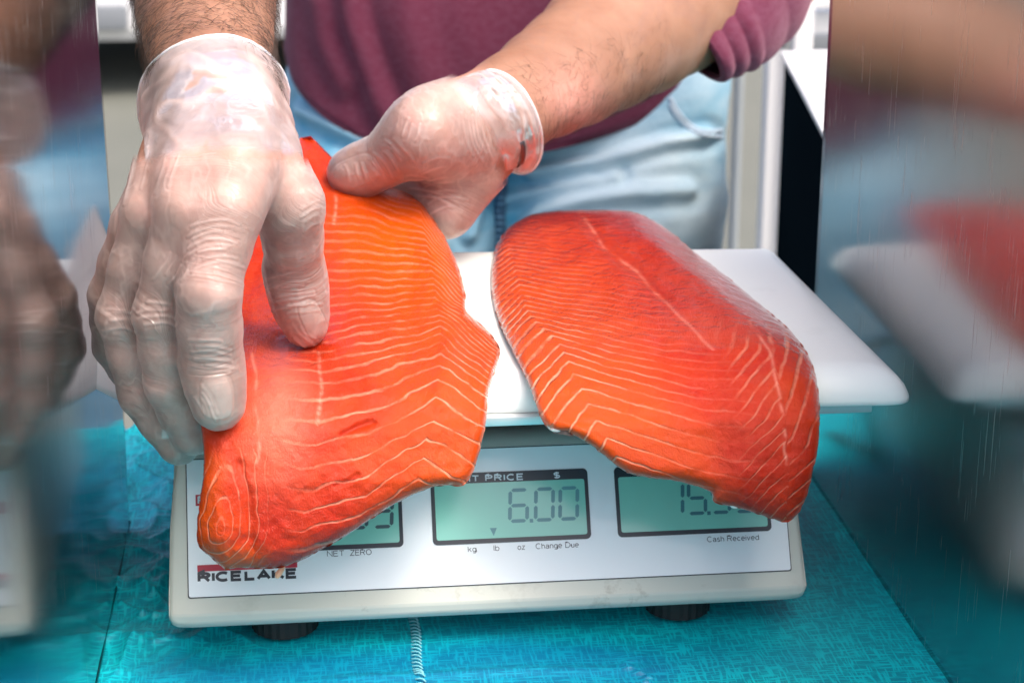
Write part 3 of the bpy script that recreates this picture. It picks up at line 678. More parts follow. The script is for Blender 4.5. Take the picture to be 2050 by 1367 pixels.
# left-hand fillet ---------------------------------------------------
LL = [(600, 276), (560, 330), (500, 420), (455, 520), (420, 620), (400, 700), (396, 780), (402, 850), (408, 930), (400, 1000), (394, 1060), (398, 1092), (425, 1118), (452, 1141)]
RL = [(622, 272), (650, 300), (680, 330), (735, 366), (790, 374), (838, 398), (862, 430), (892, 478), (918, 535), (932, 588), (934, 622), (968, 652), (998, 690), (997, 725), (978, 785), (972, 850), (952, 930), (930, 970), (900, 972), (862, 975), (800, 1003), (740, 1040), (690, 1073), (620, 1112), (568, 1134), (520, 1137), (480, 1134)]
def attrs_left(x, y, d):
    q_ = np.stack([x/60, y/60, 0*x], 1); x = x+9*fbm(q_, 41, 3); y = y+9*fbm(q_, 45, 3)
    P2 = np.stack([x, y], 1)
    xa = lambda q: np.interp(q, [300, 430, 565, 650, 783, 823, 863, 928, 1000], [800, 838, 867, 880, 877, 872, 860, 847, 840])
    def f(dx, q):
        r = np.where(dx > 0, dx*np.interp(q, [430, 600, 800], [1.2, .85, .62]), 0)
        l = np.where(dx < 0, np.interp(-dx, [0, 120, 240, 330, 480], [0, 70, 100, 88, 60])*np.interp(q, [400, 560, 760, 900], [-.9, .1, .85, 1.1]), 0)
        return r+l
    ya = solve_apex(x, y, xa, f, 150, 1300)
    ys = np.linspace(150, 1300, 1151); sp = np.interp(ys, [400, 620, 690, 730, 780, 1100], [12, 12.5, 16, 30, 39, 39]); pa = np.interp(ya, ys, np.cumsum(1/sp))
    mid = [(672, 390), (668, 440), (640, 700), (641, 760), (636, 850)]; ds = dist_poly(P2, mid, False)
    s2 = [(530, 500), (505, 590), (495, 650), (515, 760), (520, 850), (515, 930)]; d2 = dist_poly(P2, s2, False)
    wa = np.interp(x, [560, 640, 720, 1000], [0, .55, .7, 1.0])*np.interp(y, [330, 430, 560, 720, 800, 1000], [.0, .35, .5, .7, .95, .95])
    tail = sstep(560, 500, x)*sstep(880, 930, y)
    rr = np.sqrt(((x-440-.10*(1080-y))/50)**2+((y-1062)/np.where(y < 1062, 160., 55.))**2)
    pb = rr*2.9+.2; rr = rr+.16*fbm(np.stack([x/50, y/70, 0*x], 1), 91, 2); pb = rr*2.9+.2; wb = tail*sstep(.0, .3, rr)*.5
    low = sstep(480, 560, x)*sstep(940, 1000, y)*sstep(760, 640, x)
    th = np.interp(ya, [400, 640, 730, 800], [.34, .30, .17, .12]); th = th*(1-tail)+.16*tail
    deep = np.clip(.85*np.exp(-((x-585)/75)**2-((y-700)/60)**2)+.45*np.exp(-((x-540)/60)**2-((y-1040)/60)**2)+.25*np.exp(-((x-640)/120)**2-((y-1000)/90)**2)
           + .5*sstep(940, 1080, y)*(x > 520)*.8+.4*np.exp(-(d2/6)**2)*(y < 680), 0, .9)
    gash = np.minimum(dist_poly(P2, [(686, 870), (712, 856), (745, 845)], False), dist_poly(P2, [(672, 972), (698, 962), (716, 950)], False)+1)
    deep = np.maximum(deep, 1.0*np.exp(-(gash/7)**2))
    orange = np.clip(.5*np.exp(-((y-470)/120)**2)*sstep(600, 700, x)+.55*sstep(640, 900, x)+.5*tail*sstep(60, 20, d), 0, .8)
    dash = (np.sin(y*.45)+.6*np.sin(y*1.2) > -.2)
    pale = np.clip(.8*np.exp(-(ds/3)**2)*((y < 450) | (y > 700))*(y < 850)*(.2+.3*dash)+.32*np.exp(-(d2/3)**2)*(y > 680)*np.clip(.6+1.2*vnoise(np.stack([x/16, y/16, 0*x], 1), 77), 0, 1)+.35*np.exp(-((x-560)/60)**2-((y-820)/120)**2)
           + .6*np.exp(-(d/3.5)**2)*(x > 900)+.7*np.exp(-((x-795)/22)**2-((y-379)/9)**2), 0, .85)
    fib = np.stack([ya*.00063, x*.00021, 0*x], 1)
    return dict(phase_a=pa, weight_a=wa, phase_b=pb, weight_b=wb, thin=th, deep=deep, orange=orange, pale=pale, fibre=fib)
def shape_left(x, y):
    P2 = np.stack([x, y], 1); q = np.stack([x/150, y/150, 0*x], 1)
    r = .0016*fbm(q, 31, 3)+.0006*fbm(np.stack([x/24, y/22, 0*x], 1), 6, 3)
    r += -.0030*np.exp(-(dist_poly(P2, [(505, 560), (520, 640), (560, 690), (620, 705)], False)/34)**2)      # pressed down round the fingertips
    r += .0026*np.exp(-(dist_poly(P2, [(700, 420), (690, 560), (700, 700)], False)/50)**2)
    r += -.0020*np.exp(-(dist_poly(P2, [(800, 560), (830, 650), (800, 760)], False)/26)**2)
    r += .0026*np.exp(-(dist_poly(P2, [(860, 480), (890, 580), (905, 680), (880, 800)], False)/28)**2)
    r += .0030*np.exp(-((x-590)/70)**2-((y-840)/90)**2)+.003*np.exp(-((x-445)/34)**2-((y-1050)/60)**2)
    g = dist_poly(P2, [(686, 870), (712, 856), (745, 845)], False); r += -.0020*np.exp(-(g/7)**2)
    g = dist_poly(P2, [(672, 972), (698, 962), (716, 950)], False); r += -.0011*np.exp(-(g/6)**2)
    r += -.0014*np.exp(-(dist_poly(P2, [(480, 930), (500, 1000), (505, 1100)], False)/9)**2)
    lip = sstep(1080, 1140, y)*.0012*vnoise(np.stack([x/11, y/11, 0*x], 1), 8); return r+lip
FL, FLv = fillet('salmon fillet held down and lifted by both gloved hands on the left of the tray', LL, RL, None, PROF_L,
       lambda x, y: np.interp(x, [390, 450, 600, 800, 1000], [.009, .011, .011, .009, .006])*np.interp(y, [280, 400, 1140], [.7, 1, .9]),
       lambda x, y: np.interp(x, [400, 520, 700, 980], [36, 46, 38, 20]), shape_left, attrs_left, fish_mat("salmon_flesh_lifted", 3), rim=None)
# pale skin corner and small scraps along the lower edge of the right fillet
pale_fat = Mat("white_membrane", (.80, .72, .66), .3, Subsurface_Weight=.2).m
parts = []
for (x0, y0), (x1, y1), r0 in (((1088, 826), (1101, 858), .0011), ((1101, 858), (1122, 862), .0009), ((1241, 918), (1244, 924), .0012), ((1222, 911), (1227, 914), .0006), ((1462, 1010), (1476, 1016), .0009), ((1196, 898), (1206, 904), .0006)):
    a = PROF_R.hit(np.array([float(x0)]), np.array([float(y0)]), np.array([.0012]))[0][0]; b = PROF_R.hit(np.array([float(x1)]), np.array([float(y1)]), np.array([.0012]))[0][0]
    V, Fc = tube([a, a+(b-a)*.3, a+(b-a)*.7, b], [r0*.4, r0, r0*.9, r0*.3], 8); mesh_obj('membrane_scrap', V, Fc, pale_fat, FR)
# loose shred at the lower edge of the left fillet
a = ay(565, 1128, -.268); b = ay(554, 1156, -.272)
V, Fc = tube([a, a+(b-a)*.4+np.array([.0006, 0, 0]), a+(b-a)*.75, b], [.0016, .0013, .0015, .0007], 8)
mesh_obj('flesh_shred', V, Fc, Mat("pale_fat", (.90, .42, .26), .35).m, FL)
# ------------------------------------------------------------------ the person: limbs grown as one smooth field
class Blob:
    """smooth union of round cones; groups = [(k_inner, [(a, ra, b, rb, s0), ...], k_to_rest), ...]"""
    def __init__(s, groups): s.g = groups
    @staticmethod
    def prim(p, q):
        a, ra, b, rb = q[:4]; e = b-a; L = e@e
        t = np.clip(((p-a)@e)/L, 0, 1) if L > 1e-12 else np.zeros(p.shape[:-1])
        return np.linalg.norm(p-a-t[..., None]*e, axis=-1)-(ra+(rb-ra)*t), t
    @staticmethod
    def smin(a, b, k):
        h = np.maximum(k-np.abs(a-b), 0)/k; return np.minimum(a, b)-h*h*h*k/6
    def field(s, p, kadd=0.0):
        tot = None
        for ki, prims, ko in s.g:
            g = None
            for q in prims:
                d, _ = s.prim(p, q); g = d if g is None else s.smin(g, d, ki+kadd)
            tot = g if tot is None else s.smin(tot, g, ko+kadd)
        return tot
    def mesh(s, h, off=0.0, kadd=0.0, clip=None, sub=True, post=None):
        P = [q for _, pr_, _ in s.g for q in pr_]; ki_ = max(g_[0] for g_ in s.g)
        lo = np.min([np.minimum(q[0]-q[1], q[2]-q[3]) for q in P], 0)-.006-off-ki_*.35; hi = np.max([np.maximum(q[0]+q[1], q[2]+q[3]) for q in P], 0)+.006+off+ki_*.35
        if clip is not None: lo = np.maximum(lo, clip[0]); hi = np.minimum(hi, clip[1])
        n = np.ceil((hi-lo)/h).astype(int)+1
        ax = [lo[i]+h*np.arange(n[i]) for i in range(3)]
        G = None; BIG = .05
        for ki, prims, ko in s.g:
            g = np.full(n, BIG, np.float32)
            for q in prims:
                pad = ki+ko+kadd+off+3*h+.004
                l = np.minimum(q[0]-q[1], q[2]-q[3])-pad; u = np.maximum(q[0]+q[1], q[2]+q[3])+pad
                i0 = np.clip(((l-lo)/h).astype(int), 0, n); i1 = np.clip(((u-lo)/h).astype(int)+2, 0, n)
                if (i1 <= i0).any(): continue
                sl = tuple(slice(a, b) for a, b in zip(i0, i1))
                X = np.stack(np.meshgrid(*[ax[i][sl[i]] for i in range(3)], indexing='ij'), -1)
                d, _ = s.prim(X, q); g[sl] = s.smin(g[sl], d.astype(np.float32), ki+kadd)
            G = g if G is None else s.smin(G, g, ko+kadd)
        G = G-off
        if post is not None:
            X = np.stack(np.meshgrid(*ax, indexing='ij'), -1); G = post(G, X)
        V, Q = surface_nets(G, lo, h)
        if sub: V, Q = subdivide(V, Q)
        return V, Q
def surface_nets(G, lo, h):
    ins = G < 0; n = G.shape
    c = np.zeros(tuple(i-1 for i in n), np.int8)
    for a in (0, 1):
        for b in (0, 1):
            for d in (0, 1): c += ins[a:n[0]-1+a, b:n[1]-1+b, d:n[2]-1+d]
    act = np.argwhere((c > 0) & (c < 8)); idx = np.full(c.shape, -1, np.int64); idx[tuple(act.T)] = np.arange(len(act))
    acc = np.zeros((len(act), 3)); cnt = np.zeros(len(act))
    cs = [(a, b, d) for a in (0, 1) for b in (0, 1) for d in (0, 1)]
    for i in range(8):
        for j in range(i+1, 8):
            A, B = np.array(cs[i]), np.array(cs[j])
            if np.abs(A-B).sum() != 1: continue
            va = G[tuple((act+A).T)]; vb = G[tuple((act+B).T)]; m = (va < 0) != (vb < 0)
            t = np.where(m, va/(va-vb+1e-20), 0); acc += (A+(B-A)*t[:, None])*m[:, None]; cnt += m
    V = lo+(act+acc/cnt[:, None])*h; Q = []
    for ax_ in range(3):
        u, w = [(1, 2), (2, 0), (0, 1)][ax_]
        s0 = [slice(1, None)]*3; s0[ax_] = slice(0, -1); s1 = [slice(1, None)]*3; s1[ax_] = slice(1, None)
        s0[u] = s0[w] = s1[u] = s1[w] = slice(1, -1)
        a, b = ins[tuple(s0)], ins[tuple(s1)]; e = np.argwhere(a != b)
        inside = a[tuple(e.T)]; o = e.copy(); o[:, u] += 1; o[:, w] += 1
        def cell(du, dw): q = o.copy(); q[:, u] -= du; q[:, w] -= dw; return idx[tuple(q.T)]
        f = np.stack([cell(1, 1), cell(0, 1), cell(0, 0), cell(1, 0)], 1); f[~inside] = f[~inside][:, ::-1]
        Q.append(f[(f >= 0).all(1)])
    return V, np.vstack(Q)
def subdivide(V, Q):
    E = np.sort(np.stack([Q, np.roll(Q, -1, 1)], -1), -1).reshape(-1, 2)
    key = E[:, 0]*(len(V)+1)+E[:, 1]; uq, first, inv = np.unique(key, return_index=True, return_inverse=True); inv = inv.reshape(-1, 4)
    em = V[E[first]].mean(1); fm = V[Q].mean(1); n = len(V); ne = len(em)
    # Catmull-Clark
    fs = np.zeros((ne, 3)); fc = np.zeros(ne)
    for k in range(4): np.add.at(fs, inv[:, k], fm); np.add.at(fc, inv[:, k], 1)
    ep = np.where((fc == 2)[:, None], (em*2+fs)/4, em)
    val = np.zeros(n); Fs = np.zeros((n, 3)); Es = np.zeros((n, 3)); vf = np.zeros(n)
    for k in range(4): np.add.at(Fs, Q[:, k], fm); np.add.at(vf, Q[:, k], 1)
    for k in range(2): np.add.at(Es, E[first][:, k], em); np.add.at(val, E[first][:, k], 1)
    vf = np.maximum(vf, 1)[:, None]; val = np.maximum(val, 1)[:, None]
    nv = (Fs/vf+2*Es/val+(val-3)*V)/val; bad = (val != vf)[:, 0]; nv[bad] = V[bad]
    fi = n+ne+np.arange(len(Q)); ei = n+inv; Q2 = []
    for k in range(4): Q2.append(np.stack([Q[:, k], ei[:, k], fi, ei[:, k-1]], 1))
    return np.vstack([nv, ep, fm]), np.vstack(Q2)
def normals(V, Q):
    N = np.zeros_like(V); f = np.cross(V[Q[:, 2]]-V[Q[:, 0]], V[Q[:, 3]]-V[Q[:, 1]])
    for k in range(4): np.add.at(N, Q[:, k], f)
    return N/(np.linalg.norm(N, axis=1)[:, None]+1e-12)
def chain(joints, s0=0.0, mid=.985, k=.004, ko=.006, bulge=True):
    """joints: (x, y, depth, radius px) -> capsules with slightly slimmer middles, knuckles left full"""
    P = [(at(x, y, d), r*d/F) for x, y, d, r in joints]; out = []; s = s0
    for (a, ra), (b, rb) in zip(P[:-1], P[1:]):
        m_ = (a+b)/2; rm = (ra+rb)/2*(mid if bulge else 1); L = np.linalg.norm(b-a)
        out += [(a, ra, m_, rm, s, s+L/2), (m_, rm, b, rb, s+L/2, s+L)]; s += L
    return out
def limb_coords(blob, V):
    """distance run along the nearest limb, blended, for wrinkles that circle the finger"""
    num = 0; den = 0; best = np.full(len(V), 1e9); gi = np.zeros(len(V), int)
    for n_, (_, prims, _) in enumerate(blob.g):
        for q in prims:
            d, t = Blob.prim(V, q); w = np.exp(-(d-0)/.0016); num = num+w*(q[4]+(q[5]-q[4])*t); den = den+w
            u = d < best; gi = np.where(u, n_, gi); best = np.where(u, d, best)
    return num/(den+1e-30), gi

# --- image-left hand (pressing) : joints as (x, y, distance, radius)
def fdepth(drape, x, y, off):
    return float(drape.hit(np.array([float(x)]), np.array([float(y)]), np.array([off]))[1][0])
dt_i = fdepth(PROF_L, 436, 812, .012)-.0105; dt_t = fdepth(PROF_L, 612, 655, .013)-.0080
LH = Blob([
 (.008, chain([(405, -420, 1.10, 175), (408, -120, .975, 158), (412, 20, .90, 134), (424, 130, .845, 116), (440, 225, .805, 122)], 0, 1, bulge=False)
      + chain([(386, 245, .80, 80), (345, 330, .785, 64), (300, 425, .770, 49)], .40, .97) + chain([(420, 240, .795, 86), (395, 330, .770, 78), (372, 415, .752, 54)], .40, .97)
      + chain([(470, 240, .795, 90), (470, 330, .770, 84), (452, 420, .752, 58)], .40, .97) + chain([(395, 265, .81, 58), (328, 360, .805, 50), (270, 450, .790, 38)], .40, .97)
      + chain([(500, 250, .81, 66), (540, 330, .795, 60), (583, 414, .785, 54)], .40, .97)
      + [(at(500, 350, .79), .0160, at(545, 395, .795), .0105, .5, .52)], .010),
 (.004, chain([(450, 420, .752, 56), (418, 585, .748, 58), (424, 725, dt_i-.004, 57), (437, 808, dt_i, 51)], .6), .016),
 (.004, chain([(370, 420, .752, 52), (318, 630, .768, 46), (340, 765, .785, 44), (388, 868, .800, 40)], .9), .006),
 (.004, chain([(297, 430, .770, 48), (241, 632, .787, 41), (284, 785, .805, 41), (358, 888, .815, 39)], 1.2), .006),
 (.004, chain([(266, 456, .790, 39), (218, 592, .808, 35), (226, 692, .825, 33), (285, 782, .838, 30)], 1.5), .006),
 (.004, chain([(584, 412, .785, 54), (589, 540, dt_t-.012, 55), (600, 600, dt_t-.005, 49), (612, 652, dt_t, 40)], 1.8), .010),
])
# --- image-right hand (lifting)
dt_r = fdepth(PROF_L, 700, 347, .008)-.0095
RH = Blob([
 (.014, chain([(1700, -260, 1.30, 180), (1500, -120, 1.22, 168), (1395, -45, 1.18, 158), (1270, 45, 1.12, 142), (1145, 135, 1.055, 114), (1040, 198, 1.005, 92), (985, 235, .98, 88)], 0, 1, bulge=False)
      + chain([(985, 232, .98, 84), (920, 258, .962, 84), (872, 262, .945, 72), (846, 268, .935, 62)], .42, 1, bulge=False)
      + chain([(985, 262, .99, 74), (948, 305, .985, 66), (925, 350, .975, 58)], .42, .97)
      + chain([(1000, 250, 1.005, 66), (960, 290, 1.01, 60), (915, 330, 1.01, 54)], .42, .97)
      + [(at(900, 290, .965), .014, at(880, 300, .965), .011, .5, .52)], .010),
 (.005, chain([(843, 270, .935, 60), (765, 322, dt_r-.010, 47), (722, 342, dt_r-.003, 45), (700, 347, dt_r, 40)], 1.8), .012),
 (.005, chain([(926, 348, .975, 58), (893, 420, .975, 51), (842, 396, .985, 44), (790, 392, .985, 38)], .6), .010),
 (.005, chain([(912, 345, 1.01, 50), (868, 410, 1.01, 44), (800, 392, 1.0, 40), (760, 385, .995, 36)], .9), .006),
 (.005, chain([(905, 320, 1.03, 46), (850, 380, 1.03, 42), (790, 372, 1.02, 38), (745, 368, 1.01, 34)], 1.2), .006),
 (.005, chain([(900, 300, 1.045, 42), (845, 345, 1.045, 38), (790, 350, 1.035, 34), (750, 352, 1.03, 31)], 1.5), .006),
])

def skin_material():
    m = Mat("skin", rough=.48); c = m.coord()
    red = m.attr('redness'); cr = m.attr('crease')
    n1 = m.noise(34, c, 5, .6); n2 = m.noise(170, c, 4)
    b = m.mix(m.ramp(n1, [(.3, 0.), (.7, 1.)]), (.27, .125, .072), (.37, .19, .118))
    b = m.mix(m.math('MULTIPLY', red, m.ramp(n2, [(.25, .5), (.75, 1.)])), b, (.78, .38, .30))
    b = m.mix(m.attr('nail'), b, (.74, .50, .42))
    vein = m.ramp(m.noise(26, m.n('Mapping', {'Vector': c, 'Scale': (1, .6, 1)}), 2, .4, 1.5), [(.47, 0.), (.50, .25), (.53, 0.)])
    b = m.mix(vein, b, (.26, .14, .11)); b = m.mix(m.math('MULTIPLY', cr, .5), b, (.40, .15, .10))
    m.set('Base Color', b); m.set('Subsurface Weight', .18); m.set('Subsurface Radius', (.004, .0015, .0008)); m.set('Subsurface Scale', 1.0)
    vor = m.n('TexVoronoi', {'Vector': c, 'Scale': 900.0}, out=0)
    m.bump(m.math('ADD', m.math('MULTIPLY', vor, .5), m.math('ADD', n2, m.math('MULTIPLY', m.noise(800, c, 3), .4))), .22, .0008)
    return m.m
def glove_material():
    m = Mat("vinyl_glove", (.95, .83, .79), .27); c = m.coord()
    lc = m.attr('limb', 'Vector'); wr = m.attr('wrinkle')
    fine = m.noise(1, m.n('Mapping', {'Vector': lc, 'Scale': (520, 60, 60)}), 3, .5, .0)
    mid_ = m.noise(1, m.n('Mapping', {'Vector': lc, 'Scale': (240, 26, 26)}), 2, .5, .2)
    ridge = m.math('SUBTRACT', 1.0, m.math('MULTIPLY', m.math('ABSOLUTE', m.math('SUBTRACT', mid_, .5)), 9.0), clamp=True)
    ridge2 = m.math('SUBTRACT', 1.0, m.math('MULTIPLY', m.math('ABSOLUTE', m.math('SUBTRACT', m.noise(70, c, 3, .5, 1.2), .5)), 14.0), clamp=True)
    lines = m.math('MAXIMUM', m.math('MULTIPLY', ridge, wr), m.math('MULTIPLY', ridge2, m.ramp(m.noise(28, c, 2), [(.5, 0.), (.62, .4)])))
    patch = m.ramp(m.noise(48, c, 4, .6, .7), [(.44, 0.), (.56, 1.)])
    # film clings (clear) in places and lifts off (milky) in others
    face = m.n('LayerWeight', {'Blend': .35}, out=1)
    milk = m.math('ADD', m.math('MULTIPLY_ADD', patch, .08, .31), m.math('ADD', m.math('MULTIPLY_ADD', m.attr('line'), .38, m.math('MULTIPLY', lines, .14)), m.math('MULTIPLY', m.math('MULTIPLY', face, face), .42)), clamp=True)
    milk = m.math('ADD', milk, m.math('MULTIPLY', m.attr('loose'), .02), clamp=True)
    milk = m.math('MULTIPLY', milk, m.attr('blend_amt'))
    h = m.math('ADD', m.math('MULTIPLY', lines, 1.2), m.math('ADD', m.math('MULTIPLY', m.math('MULTIPLY', fine, wr), .8), m.math('MULTIPLY', m.noise(320, c, 4, .6), .35)))
    bn = m.bump(h, .55, .0008)
    m.set('Subsurface Weight', .0); m.set('Specular IOR Level', .5)
    # the film itself (milky part) and a clear film that keeps its gloss
    gl = m.n('BsdfGlossy', {'Roughness': .22, 'Normal': bn, 'Color': (1, 1, 1, 1)})
    tr = m.n('BsdfTransparent', {'Color': (1, 1, 1, 1)})
    fr = m.n('Fresnel', {'IOR': 1.45, 'Normal': bn})
    clear = m.t.nodes.new('ShaderNodeMixShader'); m.set(0, m.math('MULTIPLY', m.math('MULTIPLY', fr, 1.1, clamp=True), m.attr('blend_amt')), clear); m.set(1, tr, clear); m.set(2, gl, clear)
    tl = m.n('BsdfTranslucent', {'Color': (.92, .84, .80, 1)})
    body = m.t.nodes.new('ShaderNodeMixShader'); m.set(0, .5, body); m.set(1, m.b.outputs[0], body); m.set(2, tl, body)
    fin = m.t.nodes.new('ShaderNodeMixShader'); m.set(0, milk, fin); m.set(1, clear.outputs[0], fin); m.set(2, body.outputs[0], fin)
    m.t.links.new(fin.outputs[0], m.out.inputs[0])
    return m.m
M_skin = skin_material(); M_glove = glove_material()
glove_rim = Mat("glove_rim_vinyl", (.84, .83, .84), .28, Subsurface_Weight=.2).m

def finger_wrinkle(px, py, V, spots):
    """how creased the surface is near given joints (x, y, size px)"""
    w = np.zeros(len(V))
    for x, y, r in spots: w = np.maximum(w, np.exp(-((px-x)**2+(py-y)**2)/(r*r)))
    return w
def ridges(s, q, freq, seed):
    n = vnoise(np.stack([s*freq, q[:, 0]*45, q[:, 2]*45], 1), seed); return 1-np.clip(np.abs(n)*3.0, 0, 1)
def make_hand(blob, nails, spots, red, seed, lines=()):
    Vb, Qb = blob.mesh(.0017)
    def detail(V, Q, gl):
        N = normals(V, Q); px, py = pr(V); s, gi = limb_coords(blob, V)
        w = finger_wrinkle(px, py, V, spots)
        rd = finger_wrinkle(px, py, V, red); rd = np.maximum(rd, .5*(sstep(260, 340, py) if nails[0][0] < 600 else sstep(990, 930, px)))
        nl = np.zeros(len(V)); dn = np.zeros(len(V))
        for (x, y, ax, ay_, ang, g) in nails:
            ca, sa = math.cos(math.radians(ang)), math.sin(math.radians(ang)); u = ((px-x)*ca+(py-y)*sa)/ax; v = (-(px-x)*sa+(py-y)*ca)/ay_
            front = (N@(-fw) > 0)*(gi == g); rr = (np.abs(u)**3+np.abs(v)**3)**(1/3)
            nl = np.maximum(nl, sstep(1.04, .94, rr)*front); dn += sstep(1.0, .92, rr)*front*.00020-.00018*np.exp(-((rr-1.07)/.07)**2)*front
        r = ridges(s, V, 300, seed)
        dv = dn+w*r*(.00016 if gl else .00012)+.00022*fbm(V*110, seed+4, 2)
        if gl: dv = dv+.00022*(1-np.clip(np.abs(fbm(V*np.array([90, 90, 90]), seed+9, 3))*4, 0, 1))
        ln = np.zeros(len(V)); P2 = np.stack([px, py], 1)
        if gl:
            for pts, a in lines:
                sel = np.where((np.abs(px-pts[:, 0].mean()) < np.ptp(pts[:, 0])/2+14) & (np.abs(py-pts[:, 1].mean()) < np.ptp(pts[:, 1])/2+14) & (N@(-fw) > -.1))[0]
                if len(sel) == 0: continue
                dd = dist_poly(P2[sel], pts, False); tt = np.clip(np.linalg.norm(P2[sel]-pts[0], axis=1)/(np.linalg.norm(pts[-1]-pts[0])+1e-6), 0, 1)
                v = a*np.exp(-(dd/2.4)**2)*(.35+.65*np.sin(np.pi*tt)); ln[sel] = np.maximum(ln[sel], v)
                dv[sel] += a*(.00022*np.exp(-(dd/2.6)**2)-.00016*np.exp(-((dd-6)/3.0)**2))
            ds2 = 1-np.clip(np.abs(fbm(V*np.array([130, 70, 70])+5, seed+30, 3))*7, 0, 1); pm_ = sstep(.05, .35, vnoise(V*38, seed+33)); ln = np.maximum(ln, ds2*pm_*.35); dv += ds2*pm_*.00010
        return V+N*dv[:, None], N, px, py, s, w, rd, nl, ln
    V, N, px, py, s, w, rd, nl, ln = detail(Vb, Qb, False)
    body = (V, Qb, dict(redness=rd, crease=w*.6, nail=nl))
    return body, detail
def arcs(p0, p1, bulge, step, n, seed):
    rng = np.random.default_rng(seed); out = []
    for k in range(n):
        a = np.array(p0, float)+np.array(step)*k; b = np.array(p1, float)+np.array(step)*k
        t0, t1 = sorted(rng.uniform(0, 1, 2)*.35+np.array([0, .6])); q = b-a; nn = np.array([q[1], -q[0]])/np.linalg.norm(q); pts = []
        j = rng.normal(0, 2.5); 
        for t in np.linspace(t0, t1, 9): pts.append(a+q*t+nn*(bulge*4*t*(1-t)+j+1.2*math.sin(9*t+seed+k)))
        out.append((np.array(pts), rng.uniform(.55, 1)))
    return out
L_CR = arcs((362, 470), (488, 455), 22, (1, 12), 8, 1)+arcs((368, 680), (474, 690), 5, (2, 13), 5, 2)+arcs((532, 560), (642, 545), 6, (2, 13), 6, 3)+arcs((300, 352), (575, 322), 26, (-2, -15), 5, 4)+arcs((272, 612), (352, 612), 8, (2, 14), 4, 5)+arcs((200, 618), (270, 622), 8, (2, 14), 4, 6)+arcs((596, 425), (642, 400), 4, (3, 14), 4, 7)+arcs((300, 250), (250, 420), -6, (26, 4), 4, 8)+arcs((380, 770), (420, 850), 3, (14, -2), 3, 9)+arcs((560, 610), (640, 600), 4, (2, 10), 3, 10)+arcs((340, 500), (300, 560), 5, (16, 6), 4, 12)+arcs((585, 640), (640, 690), -3, (-6, 10), 3, 13)
R_CR = arcs((722, 300), (782, 368), 8, (11, -6), 6, 21)+arcs((846, 436), (944, 420), 16, (-3, -15), 7, 22)+arcs((925, 190), (962, 335), -14, (10, 2), 6, 23)+arcs((690, 325), (705, 375), 4, (14, -5), 3, 24)+arcs((808, 350), (905, 380), 10, (4, 14), 4, 25)+arcs((815, 225), (790, 290), 5, (14, 6), 3, 26)
LN = [(434, 795, 33, 46, -4, 1), (626, 640, 22, 40, -24, 5)]
RN = [(712, 345, 46, 30, -22, 1)]
L_spots = [(415, 580, 70), (424, 720, 48), (455, 440, 62), (600, 560, 62), (585, 430, 50), (318, 640, 55), (240, 635, 50), (440, 250, 110), (340, 260, 70), (640, 400, 40), (300, 800, 45)]
R_spots = [(762, 318, 46), (900, 400, 60), (930, 340, 50), (968, 240, 60), (850, 330, 40), (975, 300, 60)]
(bl, LD) = make_hand(LH, LN, L_spots, [(400, 400, 55), (300, 425, 45), (430, 640, 60), (320, 700, 70), (250, 720, 60), (590, 500, 50), (615, 670, 40), (440, 830, 50), (240, 620, 40), (380, 520, 70), (350, 330, 60), (420, 640, 90), (300, 760, 90), (600, 600, 80), (240, 680, 70)], 2, L_CR)
(br, RD) = make_hand(RH, RN, R_spots, [(750, 330, 70), (690, 360, 40), (860, 370, 60), (900, 420, 50), (1150, 200, 60), (820, 250, 50), (910, 300, 60)], 6, R_CR)

person = empty('person', (.10, .42, GZ), 'person in maroon sweatshirt, blue jeans and clear gloves holding a salmon fillet', 'person')
# torso, hips and upper arms under the clothes, in the same body mesh
D0 = 1.58
def cA(x, y, d): return at(x, y, d)
torso = Blob([(.06, [(cA(1010, 60, D0+.14), .092, cA(1030, -500, D0+.03), .105, 0, 1), (cA(1030, -500, D0+.03), .105, cA(1050, -950, D0-.02), .11, 0, 1),
   (cA(470, -1180, D0-.02), .045, cA(1600, -1180, D0), .045, 0, 1), (cA(1700, -260, 1.30), .0575, cA(1650, -1080, D0-.02), .050, 0, 1), (cA(405, -420, 1.10), .048, cA(470, -1120, 1.30), .050, 0, 1),
   (cA(1050, -1150, D0-.04), .05, cA(1040, -1420, D0-.09), .05, 0, 1)], .04)])
tv, tq = torso.mesh(.007, sub=False)
n1, n2 = len(bl[0]), len(br[0])
Vall = np.vstack([bl[0], br[0], tv]); Qall = np.vstack([bl[1], br[1]+n1, tq+n1+n2]); z0 = np.zeros(len(tv))
body = mesh_obj('body', Vall, Qall, M_skin, person, attrs={k: np.concatenate([bl[2][k], br[2][k], z0]) for k in bl[2]})

